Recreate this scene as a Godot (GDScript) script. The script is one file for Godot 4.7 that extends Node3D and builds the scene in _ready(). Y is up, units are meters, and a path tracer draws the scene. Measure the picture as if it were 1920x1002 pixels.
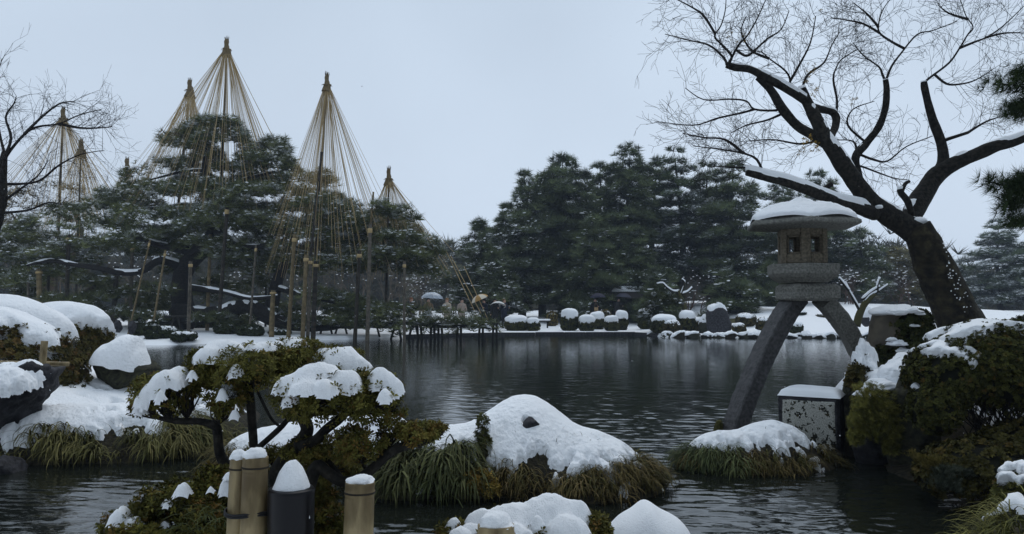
extends Node3D
# A snowy Japanese pond garden. Pixel coordinates are those of the 1920 x 1002 photograph; P() turns one, with its distance in
# metres, into a point, so that sizes can be read off in real units. Water is y = 0, the eye is 1.5 m above it.

const F := 1400.0
const EYE := 1.5
var tilt := atan(74.0 / 1400.0)
var rng := RandomNumberGenerator.new()
var nz := FastNoiseLite.new()
var nz2 := FastNoiseLite.new()
var used := {}
var M := {}
var T := {}


class MB:
	var v := PackedVector3Array()
	var ix := PackedInt32Array()
	var c := PackedColorArray()
	var uv := PackedVector2Array()
	func tri(a: int, b: int, d: int) -> void:
		ix.append(a); ix.append(b); ix.append(d)
	func add(p: Vector3) -> int:
		v.append(p)
		return v.size() - 1
	func face(a: Vector3, b: Vector3, d: Vector3) -> void:
		var n := v.size()
		v.append(a); v.append(b); v.append(d)
		ix.append(n); ix.append(n + 1); ix.append(n + 2)
	func quad(a: Vector3, b: Vector3, d: Vector3, e: Vector3) -> void:
		face(a, b, d); face(a, d, e)
	# a convex polygon prism between two rings of points that run clockwise when seen from the end of «top»
	func prism(bottom: PackedVector3Array, top: PackedVector3Array) -> void:
		var n := top.size()
		for i in n:
			var j := (i + 1) % n
			quad(bottom[i], bottom[j], top[j], top[i])
		for i in range(1, n - 1):
			face(top[0], top[i], top[i + 1])
			face(bottom[0], bottom[i + 1], bottom[i])


class Scat:
	var xf: Array[Transform3D] = []
	var col := PackedColorArray()
	func add(t: Transform3D, c := Color.WHITE) -> void:
		xf.append(t)
		col.append(c)


func P(px: float, py: float, d: float) -> Vector3:
	var u := (px - 960.0) / F
	var w := (501.0 - py) / F
	var z := cos(tilt) - w * sin(tilt)
	var y := w * cos(tilt) + sin(tilt)
	return Vector3(u / z * d, EYE + y / z * d, -d)


func PL(list: Array, d: float) -> PackedVector3Array:   # [[px, py, extra distance], ...]
	var out := PackedVector3Array()
	for a in list:
		out.append(P(a[0], a[1], d + (a[2] if a.size() > 2 else 0.0)))
	return out


func S(px: float, d: float) -> float:
	return px * d / F


func rr(a: float, b: float) -> float:
	return rng.randf_range(a, b)


func rv() -> Vector3:
	return Vector3(rr(-1, 1), rr(-1, 1), rr(-1, 1))


func numbered(called: String) -> String:
	var n: int = used.get(called, 0)
	used[called] = n + 1
	return called if n == 0 else "%s_%03d" % [called, n]


func tag(o: Node, label: String, category: String, group := "", kind := "") -> Node:
	if label: o.set_meta("label", label)
	if category: o.set_meta("category", category)
	if group: o.set_meta("group", group)
	if kind: o.set_meta("kind", kind)
	return o


func thing(called: String, label: String, category: String, at: Vector3, group := "") -> Node3D:
	var o := Node3D.new()
	o.name = numbered(called)
	add_child(o)
	o.position = at
	tag(o, label, category, group)
	return o


func mesh_of(mb: MB, flat := false, off := Vector3.ZERO) -> ArrayMesh:
	var st := SurfaceTool.new()
	st.begin(Mesh.PRIMITIVE_TRIANGLES)
	var hc := mb.c.size() == mb.v.size() and mb.c.size() > 0
	var hu := mb.uv.size() == mb.v.size() and mb.uv.size() > 0
	if flat:
		for t in range(0, mb.ix.size(), 3):
			var a := mb.v[mb.ix[t]]
			var b := mb.v[mb.ix[t + 1]]
			var d := mb.v[mb.ix[t + 2]]
			var n := (d - a).cross(b - a).normalized()
			for k in 3:
				var i := mb.ix[t + k]
				st.set_normal(n)
				if hc: st.set_color(mb.c[i])
				if hu: st.set_uv(mb.uv[i])
				st.add_vertex(mb.v[i] - off)
	else:
		var nn := normals(mb)
		for i in mb.v.size():
			st.set_normal(nn[i])
			if hc: st.set_color(mb.c[i])
			if hu: st.set_uv(mb.uv[i])
			st.add_vertex(mb.v[i] - off)
		for i in mb.ix:
			st.add_index(i)
	return st.commit()


func normals(mb: MB) -> PackedVector3Array:
	var nn := PackedVector3Array()
	nn.resize(mb.v.size())
	for t in range(0, mb.ix.size(), 3):
		var i := mb.ix[t]
		var j := mb.ix[t + 1]
		var k := mb.ix[t + 2]
		var n := (mb.v[k] - mb.v[i]).cross(mb.v[j] - mb.v[i])
		nn[i] += n; nn[j] += n; nn[k] += n
	for i in nn.size():
		nn[i] = nn[i].normalized() if nn[i].length_squared() > 1e-18 else Vector3.UP
	return nn


func origin_of(parent: Node) -> Vector3:
	return Vector3.ZERO if parent == self else (parent as Node3D).global_position


func put(called: String, mb: MB, mat: Material, parent: Node = self, flat := false) -> MeshInstance3D:
	var o := MeshInstance3D.new()
	o.name = numbered(called) if parent == self else called
	o.mesh = mesh_of(mb, flat, origin_of(parent))
	o.material_override = null
	(o.mesh as ArrayMesh).surface_set_material(0, mat)
	parent.add_child(o, true)
	return o


func copies_of(called: String, mesh: Mesh, sc: Scat, parent: Node, stuff := true) -> MultiMeshInstance3D:
	var mm := MultiMesh.new()
	mm.transform_format = MultiMesh.TRANSFORM_3D
	mm.use_colors = true
	mm.instance_count = sc.xf.size()
	mm.mesh = mesh
	var off := origin_of(parent)
	for i in sc.xf.size():
		var t := sc.xf[i]
		t.origin -= off
		mm.set_instance_transform(i, t)
		mm.set_instance_color(i, sc.col[i])
	var o := MultiMeshInstance3D.new()
	o.name = numbered(called) if parent == self else called
	o.multimesh = mm
	parent.add_child(o, true)
	if stuff: o.set_meta("kind", "stuff")
	return o


# ---------------------------------------------------------------- shapes

func spline(pts: PackedVector3Array, n: int) -> PackedVector3Array:
	var out := PackedVector3Array()
	var last := pts.size() - 1
	for i in last:
		var a := pts[maxi(i - 1, 0)]
		var b := pts[i]
		var c := pts[i + 1]
		var d := pts[mini(i + 2, last)]
		for k in n:
			out.append(b.cubic_interpolate(c, a, d, float(k) / n))
	out.append(pts[last])
	return out


func spread(rad: Array, n: int) -> PackedFloat32Array:
	var out := PackedFloat32Array()
	for i in rad.size() - 1:
		for k in n:
			out.append(lerpf(rad[i], rad[i + 1], float(k) / n))
	out.append(rad[-1])
	return out


# a swept tube; returns the index of its first vertex
func tube(mb: MB, pts: PackedVector3Array, rad: PackedFloat32Array, sides: int, rough := 0.0, cap := true, freq := 6.0) -> void:
	var n := pts.size()
	var base := mb.v.size()
	var t := (pts[1] - pts[0]).normalized()
	var u := t.cross(Vector3(0.31, 0.2, 0.93)).normalized()
	for i in n:
		var t2 := (pts[mini(i + 1, n - 1)] - pts[maxi(i - 1, 0)]).normalized()
		u = (u - t2 * u.dot(t2)).normalized()
		var w := t2.cross(u)
		for k in sides:
			var a := TAU * k / sides
			var d := u * cos(a) + w * sin(a)
			var r := rad[i]
			if rough > 0.0:
				var q := (pts[i] + d * r) * freq * 45.0
				r *= 1.0 + rough * (nz.get_noise_3d(q.x, q.y, q.z) + 0.8 * nz.get_noise_3d(q.x * 0.23, q.y * 0.23, q.z * 0.23))
			mb.v.append(pts[i] + d * r)
	for i in n - 1:
		for k in sides:
			var a2 := base + i * sides + k
			var b2 := base + i * sides + (k + 1) % sides
			var c2 := b2 + sides
			var d2 := a2 + sides
			mb.tri(a2, d2, c2)
			mb.tri(a2, c2, b2)
	if cap:
		var s := mb.add(pts[0])
		var e := mb.add(pts[n - 1])
		for k in sides:
			mb.tri(s, base + k, base + (k + 1) % sides)
			mb.tri(e, base + (n - 1) * sides + (k + 1) % sides, base + (n - 1) * sides + k)


func limb(mb: MB, pts: PackedVector3Array, rad: Array, sides: int, rough := 0.12, sub := 4) -> void:
	tube(mb, spline(pts, sub), spread(rad, sub), sides, rough)


# ball with rings; f(direction) gives the radius factor
func ball(mb: MB, c: Vector3, r: Vector3, rings: int, segs: int, f = null) -> void:
	var base := mb.v.size()
	for i in rings + 1:
		var th := PI * i / rings
		for k in segs:
			var a := TAU * k / segs
			var d := Vector3(sin(th) * cos(a), cos(th), sin(th) * sin(a))
			var q: float = f.call(d) if f != null else 1.0
			mb.v.append(c + d * r * q)
	for i in rings:
		for k in segs:
			var a2 := base + i * segs + k
			var b2 := base + i * segs + (k + 1) % segs
			mb.tri(a2, a2 + segs, b2 + segs)
			mb.tri(a2, b2 + segs, b2)


func rock_shape(sd: int, planes := 14, soft := 0.12) -> Callable:
	var g := RandomNumberGenerator.new()
	g.seed = sd
	var nn := PackedVector3Array()
	var dd := PackedFloat32Array()
	for i in planes:
		nn.append(Vector3(g.randf_range(-1, 1), g.randf_range(-0.8, 1), g.randf_range(-1, 1)).normalized())
		dd.append(g.randf_range(0.62, 1.0))
	return func(d: Vector3) -> float:
		var m := 1.25
		for i in nn.size():
			var k := nn[i].dot(d)
			if k > 0.05:
				m = minf(m, dd[i] / k)
		var q := d * 60.0 + Vector3(sd, 0, 0)
		return m * (1.0 + soft * nz.get_noise_3d(q.x, q.y, q.z) + soft * 0.45 * nz.get_noise_3d(q.x * 3.1, q.y * 3.1, q.z * 3.1))


func blob_shape(sd: int, amp := 0.14, freq := 60.0) -> Callable:
	return func(d: Vector3) -> float:
		var q := d * freq + Vector3(sd * 31.0, 0, 0)
		return 1.0 + amp * nz.get_noise_3d(q.x, q.y, q.z) + amp * 0.4 * nz.get_noise_3d(q.x * 3.0, q.y * 3.0, q.z * 3.0)


# lying snow: a copy of the surface, raised where it faces up and sunk just under it elsewhere
func snow_on(src: MB, thick: float, thr := 0.35, ragged := 0.35, freq := 4.0, sink := 0.012) -> MB:
	var out := MB.new()
	var nn := normals(src)
	var keep := PackedInt32Array()
	keep.resize(src.v.size())
	for i in src.v.size():
		var p := src.v[i]
		var q := p * freq * 60.0
		var k := nn[i].y - thr + ragged * (nz.get_noise_3d(q.x, q.y, q.z) + 0.5 * nz.get_noise_3d(q.x * 2.7, q.y * 2.7, q.z * 2.7))
		var s := clampf(k / 0.45, 0.0, 1.0)
		s = sqrt(1.0 - (1.0 - s) * (1.0 - s))
		keep[i] = 1 if k > -0.25 else 0
		var lump := 1.0 + 0.3 * nz2.get_noise_3d(q.x * 0.7, q.y * 0.7, q.z * 0.7)
		out.v.append(p + Vector3.UP * thick * s * lump + nn[i] * (0.35 * thick * s - (0.0 if s > 0.0 else sink)))
	for t in range(0, src.ix.size(), 3):
		if keep[src.ix[t]] + keep[src.ix[t + 1]] + keep[src.ix[t + 2]] > 0:
			out.tri(src.ix[t], src.ix[t + 1], src.ix[t + 2])
	return out


func field(x0: float, x1: float, z0: float, z1: float, nx: int, nzz: int, h: Callable, lowest := -0.5) -> MB:
	var mb := MB.new()
	for j in nzz + 1:
		for i in nx + 1:
			var x := lerpf(x0, x1, float(i) / nx)
			var z := lerpf(z0, z1, float(j) / nzz)
			mb.v.append(Vector3(x, h.call(x, z), z))
	for j in nzz:
		for i in nx:
			var a := j * (nx + 1) + i
			if maxf(maxf(mb.v[a].y, mb.v[a + 1].y), maxf(mb.v[a + nx + 1].y, mb.v[a + nx + 2].y)) < lowest:
				continue
			mb.tri(a, a + 1, a + nx + 2)
			mb.tri(a, a + nx + 2, a + nx + 1)
	return mb


func bumps(list: Array) -> Callable:   # [[x, z, rx, rz, h], ...] smooth hills over -0.35
	return func(x: float, z: float) -> float:
		var s := 0.0
		for b in list:
			var dx: float = (x - b[0]) / b[2]
			var dz: float = (z - b[1]) / b[3]
			var q := dx * dx + dz * dz
			if q < 1.0:
				var e := (1.0 - q)
				var g: float = b[4] * sqrt(e) * (0.4 + 0.6 * e)
				s = pow(pow(s, 3.0) + pow(g, 3.0), 1.0 / 3.0)
		return s


func box(mb: MB, t: Transform3D, s: Vector3, bev := 0.0) -> void:
	var b := minf(bev, minf(s.x, minf(s.y, s.z)) * 0.45)
	var h := s * 0.5
	if b <= 0.0:
		var c := PackedVector3Array()
		for y in [-1, 1]:
			for q in [[-1, -1], [-1, 1], [1, 1], [1, -1]]:
				c.append(t * Vector3(q[0] * h.x, y * h.y, q[1] * h.z))
		mb.prism(PackedVector3Array([c[3], c[2], c[1], c[0]]), PackedVector3Array([c[7], c[6], c[5], c[4]]))
		return
	var rings := [[-h.y, -b], [-h.y + b, 0.0], [h.y - b, 0.0], [h.y, -b]]
	var last := PackedVector3Array()
	for r in rings:
		var now := PackedVector3Array()
		var hx: float = h.x + r[1]
		var hz: float = h.z + r[1]
		for q in [[hx, -hz + b], [hx, hz - b], [hx - b, hz], [-hx + b, hz], [-hx, hz - b], [-hx, -hz + b], [-hx + b, -hz], [hx - b, -hz]]:
			now.append(t * Vector3(q[0], r[0], q[1]))
		if last.is_empty():
			for i in range(1, 7): mb.face(now[0], now[i + 1], now[i])
		else:
			for i in 8:
				var j := (i + 1) % 8
				mb.quad(last[i], last[j], now[j], now[i])
		last = now
	for i in range(1, 7): mb.face(last[0], last[i], last[i + 1])


func rod(mb: MB, a: Vector3, b: Vector3, ra: float, rb: float, sides := 8, rough := 0.0) -> void:
	var n := 2 if rough == 0.0 else 8
	var pts := PackedVector3Array()
	var rad := PackedFloat32Array()
	for i in n:
		pts.append(a.lerp(b, float(i) / (n - 1)))
		rad.append(lerpf(ra, rb, float(i) / (n - 1)))
	tube(mb, pts, rad, sides, rough)


# ---------------------------------------------------------------- plants

func needle_mesh(n: int, length: float, width: float, up: float, mat: Material, sd: int) -> ArrayMesh:
	rng.seed = sd
	var mb := MB.new()
	for i in n:
		var a := TAU * (i + rr(-0.4, 0.4)) / n
		var u := rr(up - 0.45, up + 0.55)
		var d := Vector3(cos(a), u, sin(a)).normalized() * length * rr(0.7, 1.1)
		var s := d.cross(Vector3(rr(-1, 1), rr(-1, 1), rr(-1, 1))).normalized() * width * 0.5
		mb.face(-s, d, s)
	var m := mesh_of(mb, true)
	m.surface_set_material(0, mat)
	return m


func spray_mesh(n: int, length: float, width: float, mat: Material, sd: int) -> ArrayMesh:   # a short shoot with needles all along it, along +y
	rng.seed = sd
	var mb := MB.new()
	for i in n:
		var f := float(i) / n
		var a := i * 2.4
		var o := Vector3(0, f * length * 0.75, 0)
		var d := Vector3(cos(a), rr(0.5, 1.3), sin(a)).normalized() * length * rr(0.35, 0.5)
		var s := d.cross(Vector3(cos(a + 1.3), 0, sin(a + 1.3))).normalized() * width * 0.5
		mb.face(o - s, o + d, o + s)
	var m := mesh_of(mb, true)
	m.surface_set_material(0, mat)
	return m


func leaf_mesh(n: int, length: float, width: float, mat: Material, sd: int) -> ArrayMesh:   # a whorl of n pointed leaves round a twig tip
	rng.seed = sd
	var mb := MB.new()
	for i in n:
		var a := TAU * (i + rr(-0.3, 0.3)) / n
		var e := rr(0.1, 1.1)
		var d := Vector3(cos(a) * cos(e), sin(e), sin(a) * cos(e))
		var l := length * rr(0.65, 1.1)
		var s := d.cross(Vector3.UP).normalized().rotated(d, rr(-0.5, 0.5)) * width * 0.5
		var up := s.cross(d).normalized() * width * 0.14
		var o := d * l * 0.08 + Vector3(0, rr(-0.3, 0.0) * length, 0)
		var tip := o + d * l - Vector3(0, l * 0.12, 0)
		var mid := o + d * l * 0.55
		mb.face(o, mid + s + up, mid - up * 0.4)
		mb.face(mid - up * 0.4, mid + s + up, tip)
		mb.face(o, mid - up * 0.4, mid - s + up)
		mb.face(mid - up * 0.4, tip, mid - s + up)
	var m := mesh_of(mb, true)
	m.surface_set_material(0, mat)
	return m


func blade_mesh(mat: Material, droop: float, w: float, segs := 5) -> ArrayMesh:   # an arching grass blade of unit length along +x
	var mb := MB.new()
	var p := Vector3.ZERO
	var e := 1.15
	var last := [Vector3(0, 0, -w * 0.5), Vector3(0, 0, w * 0.5)]
	for i in segs:
		p += Vector3(cos(e), sin(e), 0) / segs
		e -= droop / segs
		var k := w * 0.5 * (1.0 - pow(float(i + 1) / segs, 2.2))
		var now := [p + Vector3(0, 0, -k), p + Vector3(0, 0, k)]
		if i == segs - 1:
			mb.face(last[0], p, last[1])
		else:
			mb.quad(last[0], now[0], now[1], last[1])
		last = now
	var m := mesh_of(mb, true)
	m.surface_set_material(0, mat)
	return m


# snow lying in one connected, uneven cushion over several round spots [px, py, half width px, height px, depth offset]
func snow_patch(called: String, t: Node3D, spots: Array, d0: float, mat: Material, deep := 0.8, cell := 0.0075) -> PackedVector3Array:
	var rim := PackedVector3Array()
	var cs := PackedVector3Array()
	var rs := PackedVector3Array()
	var lo := Vector2(1e6, 1e6)
	var hi := Vector2(-1e6, -1e6)
	for q in spots:
		var d: float = d0 + q[4]
		var c := P(q[0], q[1] + q[3], d)
		var r := Vector3(S(q[2], d), S(q[3] * 1.25, d), S(q[2], d) * deep)
		cs.append(c)
		rs.append(r)
		lo = lo.min(Vector2(c.x - r.x * 1.3, c.z - r.z * 1.3))
		hi = hi.max(Vector2(c.x + r.x * 1.3, c.z + r.z * 1.3))
	var nx := int((hi.x - lo.x) / cell) + 1
	var ny := int((hi.y - lo.y) / cell) + 1
	var mb := MB.new()
	var inside := PackedByteArray()
	for j in ny + 1:
		for i in nx + 1:
			var x := lo.x + i * cell
			var z := lo.y + j * cell
			var y := -9.0
			var base := -9.0
			var best := 9.0
			var jag := 0.13 * nz.get_noise_2d(x * 1100.0, z * 1100.0) + 0.22 * nz.get_noise_2d(x * 380.0 + 90.0, z * 380.0)
			for k in cs.size():
				var dx := (x - cs[k].x) / rs[k].x
				var dz := (z - cs[k].z) / rs[k].z
				var q := sqrt(dx * dx + dz * dz) + jag
				if q < best:
					best = q
					base = cs[k].y - rs[k].y * (0.45 + 0.45 * (dx * dx + maxf(dz, 0.0) * dz * 1.6) + 0.28 * nz.get_noise_2d(x * 800.0, z * 800.0 + 70.0))
				if q < 1.0:
					var e := 1.0 - maxf(q, 0.0) * maxf(q, 0.0)
					var yy := cs[k].y + rs[k].y * (0.35 * sqrt(e) + 0.65 * e) - rs[k].y * (0.12 + 0.4 * (dx * dx + maxf(dz, 0.0) * dz * 1.6))
					y = yy if y < -8.0 else log(exp(y * 90.0) + exp(yy * 90.0)) / 90.0
			var n := nz.get_noise_2d(x * 900.0, z * 900.0 + 30.0)
			inside.append(1 if best < 1.0 else 0)
			if best > 0.72 and best < 1.06 and rng.randf() < 0.030: rim.append(Vector3(x, (y if best < 1.0 else base) + 0.004, z))
			mb.v.append(Vector3(x, (y + 0.010 * n + 0.004 * nz.get_noise_2d(x * 3600.0, z * 3600.0)) if best < 1.0 else base, z))
	for j in ny:
		for i in nx:
			var a := j * (nx + 1) + i
			if inside[a] + inside[a + 1] + inside[a + nx + 1] + inside[a + nx + 2] == 0:
				continue
			mb.tri(a, a + 1, a + nx + 2)
			mb.tri(a, a + nx + 2, a + nx + 1)
	put(called, mb, mat, t)
	return rim


func snow_lump(sd: int, rings := 5, segs := 8) -> ArrayMesh:
	var mb := MB.new()
	ball(mb, Vector3.ZERO, Vector3(1, 1, 1), rings, segs, blob_shape(sd, 0.5, 45.0))
	var m := mesh_of(mb)
	m.surface_set_material(0, M.snow)
	return m


func tone(a: Color, b: Color, spread_v := 0.25) -> Color:
	var c := a.lerp(b, rng.randf()) * 1.75 * (1.0 + rr(-spread_v, spread_v))
	return Color(c.r * 1.06, c.g * 1.04, c.b * 0.80)


func turned(up: Vector3, s: float) -> Basis:
	var x := up.cross(rv()).normalized()
	var y := up.normalized()
	return Basis(x, y, x.cross(y)).scaled(Vector3(s, s, s))


# a flattened cushion of needle tufts with lumps of snow lying on top of it
func cushion(sc: Scat, sn: Scat, c: Vector3, r: Vector3, n: int, size: float, ca: Color, cb: Color, snow: float, lump := 1.0) -> void:
	for i in n:
		var a := rr(0, TAU)
		var q := sqrt(rng.randf())
		var x := cos(a) * q
		var z := sin(a) * q
		var top := sqrt(1.0 - q * q * 0.98)
		var k := pow(rng.randf(), 0.55)
		var y := lerpf(-0.55, 1.0, k) * top
		var o := c + Vector3(x * r.x, y * r.y, z * r.z)
		o += rv() * size * 0.4
		var h := nz.get_noise_3d(o.x * 9.0, o.y * 9.0, o.z * 9.0)
		if h < -0.22 and rng.randf() < 0.75:
			continue
		o.y += h * r.y * 0.5
		var s := size * rr(0.7, 1.25)
		var tint := tone(ca, cb)
		if k > 0.4 and rng.randf() < snow * 0.8:   # needles powdered with snow
			tint = tint.lerp(Color(0.50, 0.53, 0.56), rr(0.25, 0.7))
		sc.add(Transform3D(turned(Vector3(x * 0.8 + rr(-0.3, 0.3), 1.0, z * 0.8 + rr(-0.3, 0.3)), s), o), tint)
		if k > 0.5 and rng.randf() < snow:
			var b := Basis(Vector3.UP, rr(0, TAU)).scaled_local(Vector3(rr(0.18, 0.5), rr(0.05, 0.11), rr(0.12, 0.3)) * size * lump)
			sn.add(Transform3D(b, o + Vector3(0, s * 0.38, 0)))


func twig(mb: MB, p: Vector3, d: Vector3, length: float, r: float, depth: int, wob: float, lift: float, sides := 3, fork := 3) -> void:
	var pts := PackedVector3Array([p])
	var rad := PackedFloat32Array([r])
	var steps := 4
	for i in steps:
		d = (d + rv() * wob + Vector3.UP * lift).normalized()
		p += d * length / steps
		pts.append(p)
		rad.append(maxf(r * (1.0 - 0.55 * (i + 1) / steps), 0.0018))
	tube(mb, pts, rad, sides, 0.0, false)
	if depth <= 0:
		return
	for k in fork:
		var at := rng.randi_range(1, steps) if k > 0 else steps
		var side := d.cross(rv()).normalized()
		var nd := (d * rr(0.6, 1.1) + side * rr(0.35, 0.95)).normalized()
		twig(mb, pts[at], nd, length * rr(0.5, 0.8), maxf(rad[at] * 0.75, 0.002), depth - 1, wob, lift, 3, fork)


# ---------------------------------------------------------------- materials

func noise_tex(freq: float, lo: Color, hi: Color, kind := 0, sd := 1, size := 512, mid := 0.5) -> NoiseTexture2D:
	var n := FastNoiseLite.new()
	n.seed = sd
	n.frequency = freq
	n.noise_type = [FastNoiseLite.TYPE_SIMPLEX_SMOOTH, FastNoiseLite.TYPE_CELLULAR, FastNoiseLite.TYPE_PERLIN][kind]
	n.fractal_octaves = 5
	var g := Gradient.new()
	g.offsets = PackedFloat32Array([clampf(mid - 0.28, 0, 1), clampf(mid + 0.28, 0, 1)])
	g.colors = PackedColorArray([lo.linear_to_srgb(), hi.linear_to_srgb()])
	var t := NoiseTexture2D.new()
	t.width = size; t.height = size
	t.seamless = true
	t.noise = n
	t.color_ramp = g
	return t


func noise_normal(freq: float, strength: float, sd := 1, size := 512) -> NoiseTexture2D:
	var n := FastNoiseLite.new()
	n.seed = sd
	n.frequency = freq
	n.fractal_octaves = 4
	var t := NoiseTexture2D.new()
	t.width = size; t.height = size
	t.seamless = true
	t.as_normal_map = true
	t.bump_strength = strength
	t.noise = n
	return t


func solid(name: String, col: Color, rough: float, tex: Texture2D = null, scale := 1.0, nrm: Texture2D = null, vcol := false) -> StandardMaterial3D:
	var m := StandardMaterial3D.new()
	m.resource_name = name
	m.roughness = rough
	m.albedo_color = Color.WHITE if tex else col.linear_to_srgb()
	m.metallic_specular = 0.35
	if tex: m.albedo_texture = tex
	if nrm:
		m.normal_enabled = true
		m.normal_texture = nrm
	if tex or nrm:
		m.uv1_triplanar = true
		m.uv1_world_triplanar = true
		m.uv1_scale = Vector3.ONE * scale
	m.vertex_color_use_as_albedo = vcol
	M[name] = m
	return m


func grey(v: float, warm := 0.0) -> Color:
	return Color(v * (1.0 + warm), v, v * (1.0 - warm))


func make_materials() -> void:
	var snow_n := noise_normal(0.03, 8.0, 4)
	solid("snow", Color(0.86, 0.88, 0.90), 0.85, null, 1.3, snow_n)
	solid("snow_fine", Color(0.86, 0.88, 0.90), 0.85, null, 5.0, noise_normal(0.05, 7.0, 6))
	var rough_n := noise_normal(0.03, 9.0, 7)
	solid("bark_dark", Color.BLACK, 0.95, noise_tex(0.02, Color(0.006, 0.006, 0.006), Color(0.035, 0.032, 0.026), 0, 3), 1.6, rough_n)
	solid("bark_moss", Color.BLACK, 0.95, noise_tex(0.012, Color(0.010, 0.009, 0.008), Color(0.055, 0.048, 0.026), 0, 5, 512, 0.6), 1.2, rough_n)
	solid("bark_pine", Color.BLACK, 0.95, noise_tex(0.02, Color(0.006, 0.006, 0.006), Color(0.028, 0.024, 0.020), 0, 8), 0.8, rough_n)
	solid("bark_tan", Color.BLACK, 0.95, noise_tex(0.02, Color(0.03, 0.024, 0.018), Color(0.10, 0.072, 0.045), 0, 9), 0.8, rough_n)
	solid("twig", Color(0.020, 0.018, 0.017), 0.9)
	solid("twig_far", Color.WHITE, 0.95, null, 1.0, null, true)
	solid("granite", Color.BLACK, 0.9, noise_tex(0.045, Color(0.095, 0.096, 0.086), Color(0.245, 0.24, 0.215), 0, 11), 1.2, noise_normal(0.12, 3.5, 12))
	solid("granite_wet", Color.BLACK, 0.6, noise_tex(0.03, Color(0.028, 0.028, 0.028), Color(0.085, 0.082, 0.085), 0, 13), 1.2, noise_normal(0.12, 3.0, 14))
	solid("granite_warm", Color.BLACK, 0.9, noise_tex(0.03, Color(0.085, 0.074, 0.054), Color(0.20, 0.17, 0.125), 0, 15), 1.8, noise_normal(0.12, 3.5, 12))
	solid("rock", Color.BLACK, 0.75, noise_tex(0.016, Color(0.010, 0.010, 0.012), Color(0.055, 0.054, 0.060), 0, 17), 1.1, rough_n)
	solid("rock_moss", Color.BLACK, 0.9, noise_tex(0.016, Color(0.012, 0.012, 0.010), Color(0.055, 0.056, 0.030), 0, 19), 1.6, rough_n)
	solid("soil", Color.BLACK, 0.95, noise_tex(0.02, Color(0.010, 0.009, 0.007), Color(0.04, 0.034, 0.018), 0, 21), 1.5, rough_n)
	solid("bamboo", Color.BLACK, 0.5, noise_tex(0.008, Color(0.10, 0.072, 0.034), Color(0.33, 0.26, 0.14), 0, 23, 512, 0.42), 1.5)
	(M.bamboo as StandardMaterial3D).uv1_scale = Vector3(3.0, 0.8, 3.0)
	solid("bamboo_grey", Color.BLACK, 0.7, noise_tex(0.01, Color(0.05, 0.043, 0.034), Color(0.14, 0.12, 0.09), 0, 25), 0.8)
	solid("bamboo_tan", Color.BLACK, 0.7, noise_tex(0.01, Color(0.10, 0.075, 0.036), Color(0.20, 0.15, 0.075), 0, 26), 0.8)
	solid("pole", Color.BLACK, 0.9, noise_tex(0.01, Color(0.018, 0.016, 0.013), Color(0.06, 0.05, 0.036), 0, 27), 0.8)
	solid("rope", Color(0.42, 0.31, 0.155), 0.95)
	solid("straw", Color.BLACK, 0.95, noise_tex(0.05, Color(0.06, 0.042, 0.02), Color(0.22, 0.165, 0.085), 0, 29), 1.5)
	solid("black_post", Color(0.006, 0.006, 0.008), 0.35, null, 2.0, noise_normal(0.01, 1.5, 31))
	solid("wire", Color(0.01, 0.01, 0.012), 0.5)
	solid("needle", Color.WHITE, 0.85, null, 1.0, null, true)
	solid("leaf", Color.WHITE, 0.6, null, 1.0, null, true)
	(M.leaf as StandardMaterial3D).metallic_specular = 0.2
	(M.needle as StandardMaterial3D).metallic_specular = 0.15
	(M.leaf as StandardMaterial3D).backlight = Color(0.25, 0.25, 0.25)
	solid("blade", Color.WHITE, 0.7, null, 1.0, null, true)
	(M.blade as StandardMaterial3D).metallic_specular = 0.2
	solid("shade_core", Color(0.007, 0.008, 0.005), 1.0)  # near-black filler standing for the shade deep inside foliage
	solid("hillside", Color.BLACK, 1.0, noise_tex(0.03, Color(0.02, 0.021, 0.017), Color(0.085, 0.075, 0.06), 0, 41), 0.15)
	solid("moss", Color.BLACK, 1.0, noise_tex(0.03, Color(0.025, 0.026, 0.008), Color(0.10, 0.088, 0.026), 0, 33), 3.0, rough_n)
	solid("wood_dark", Color(0.016, 0.014, 0.013), 0.85)
	solid("skin", Color(0.42, 0.27, 0.20), 0.6)
	solid("cloth", Color.WHITE, 0.9, null, 1.0, null, true)


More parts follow.
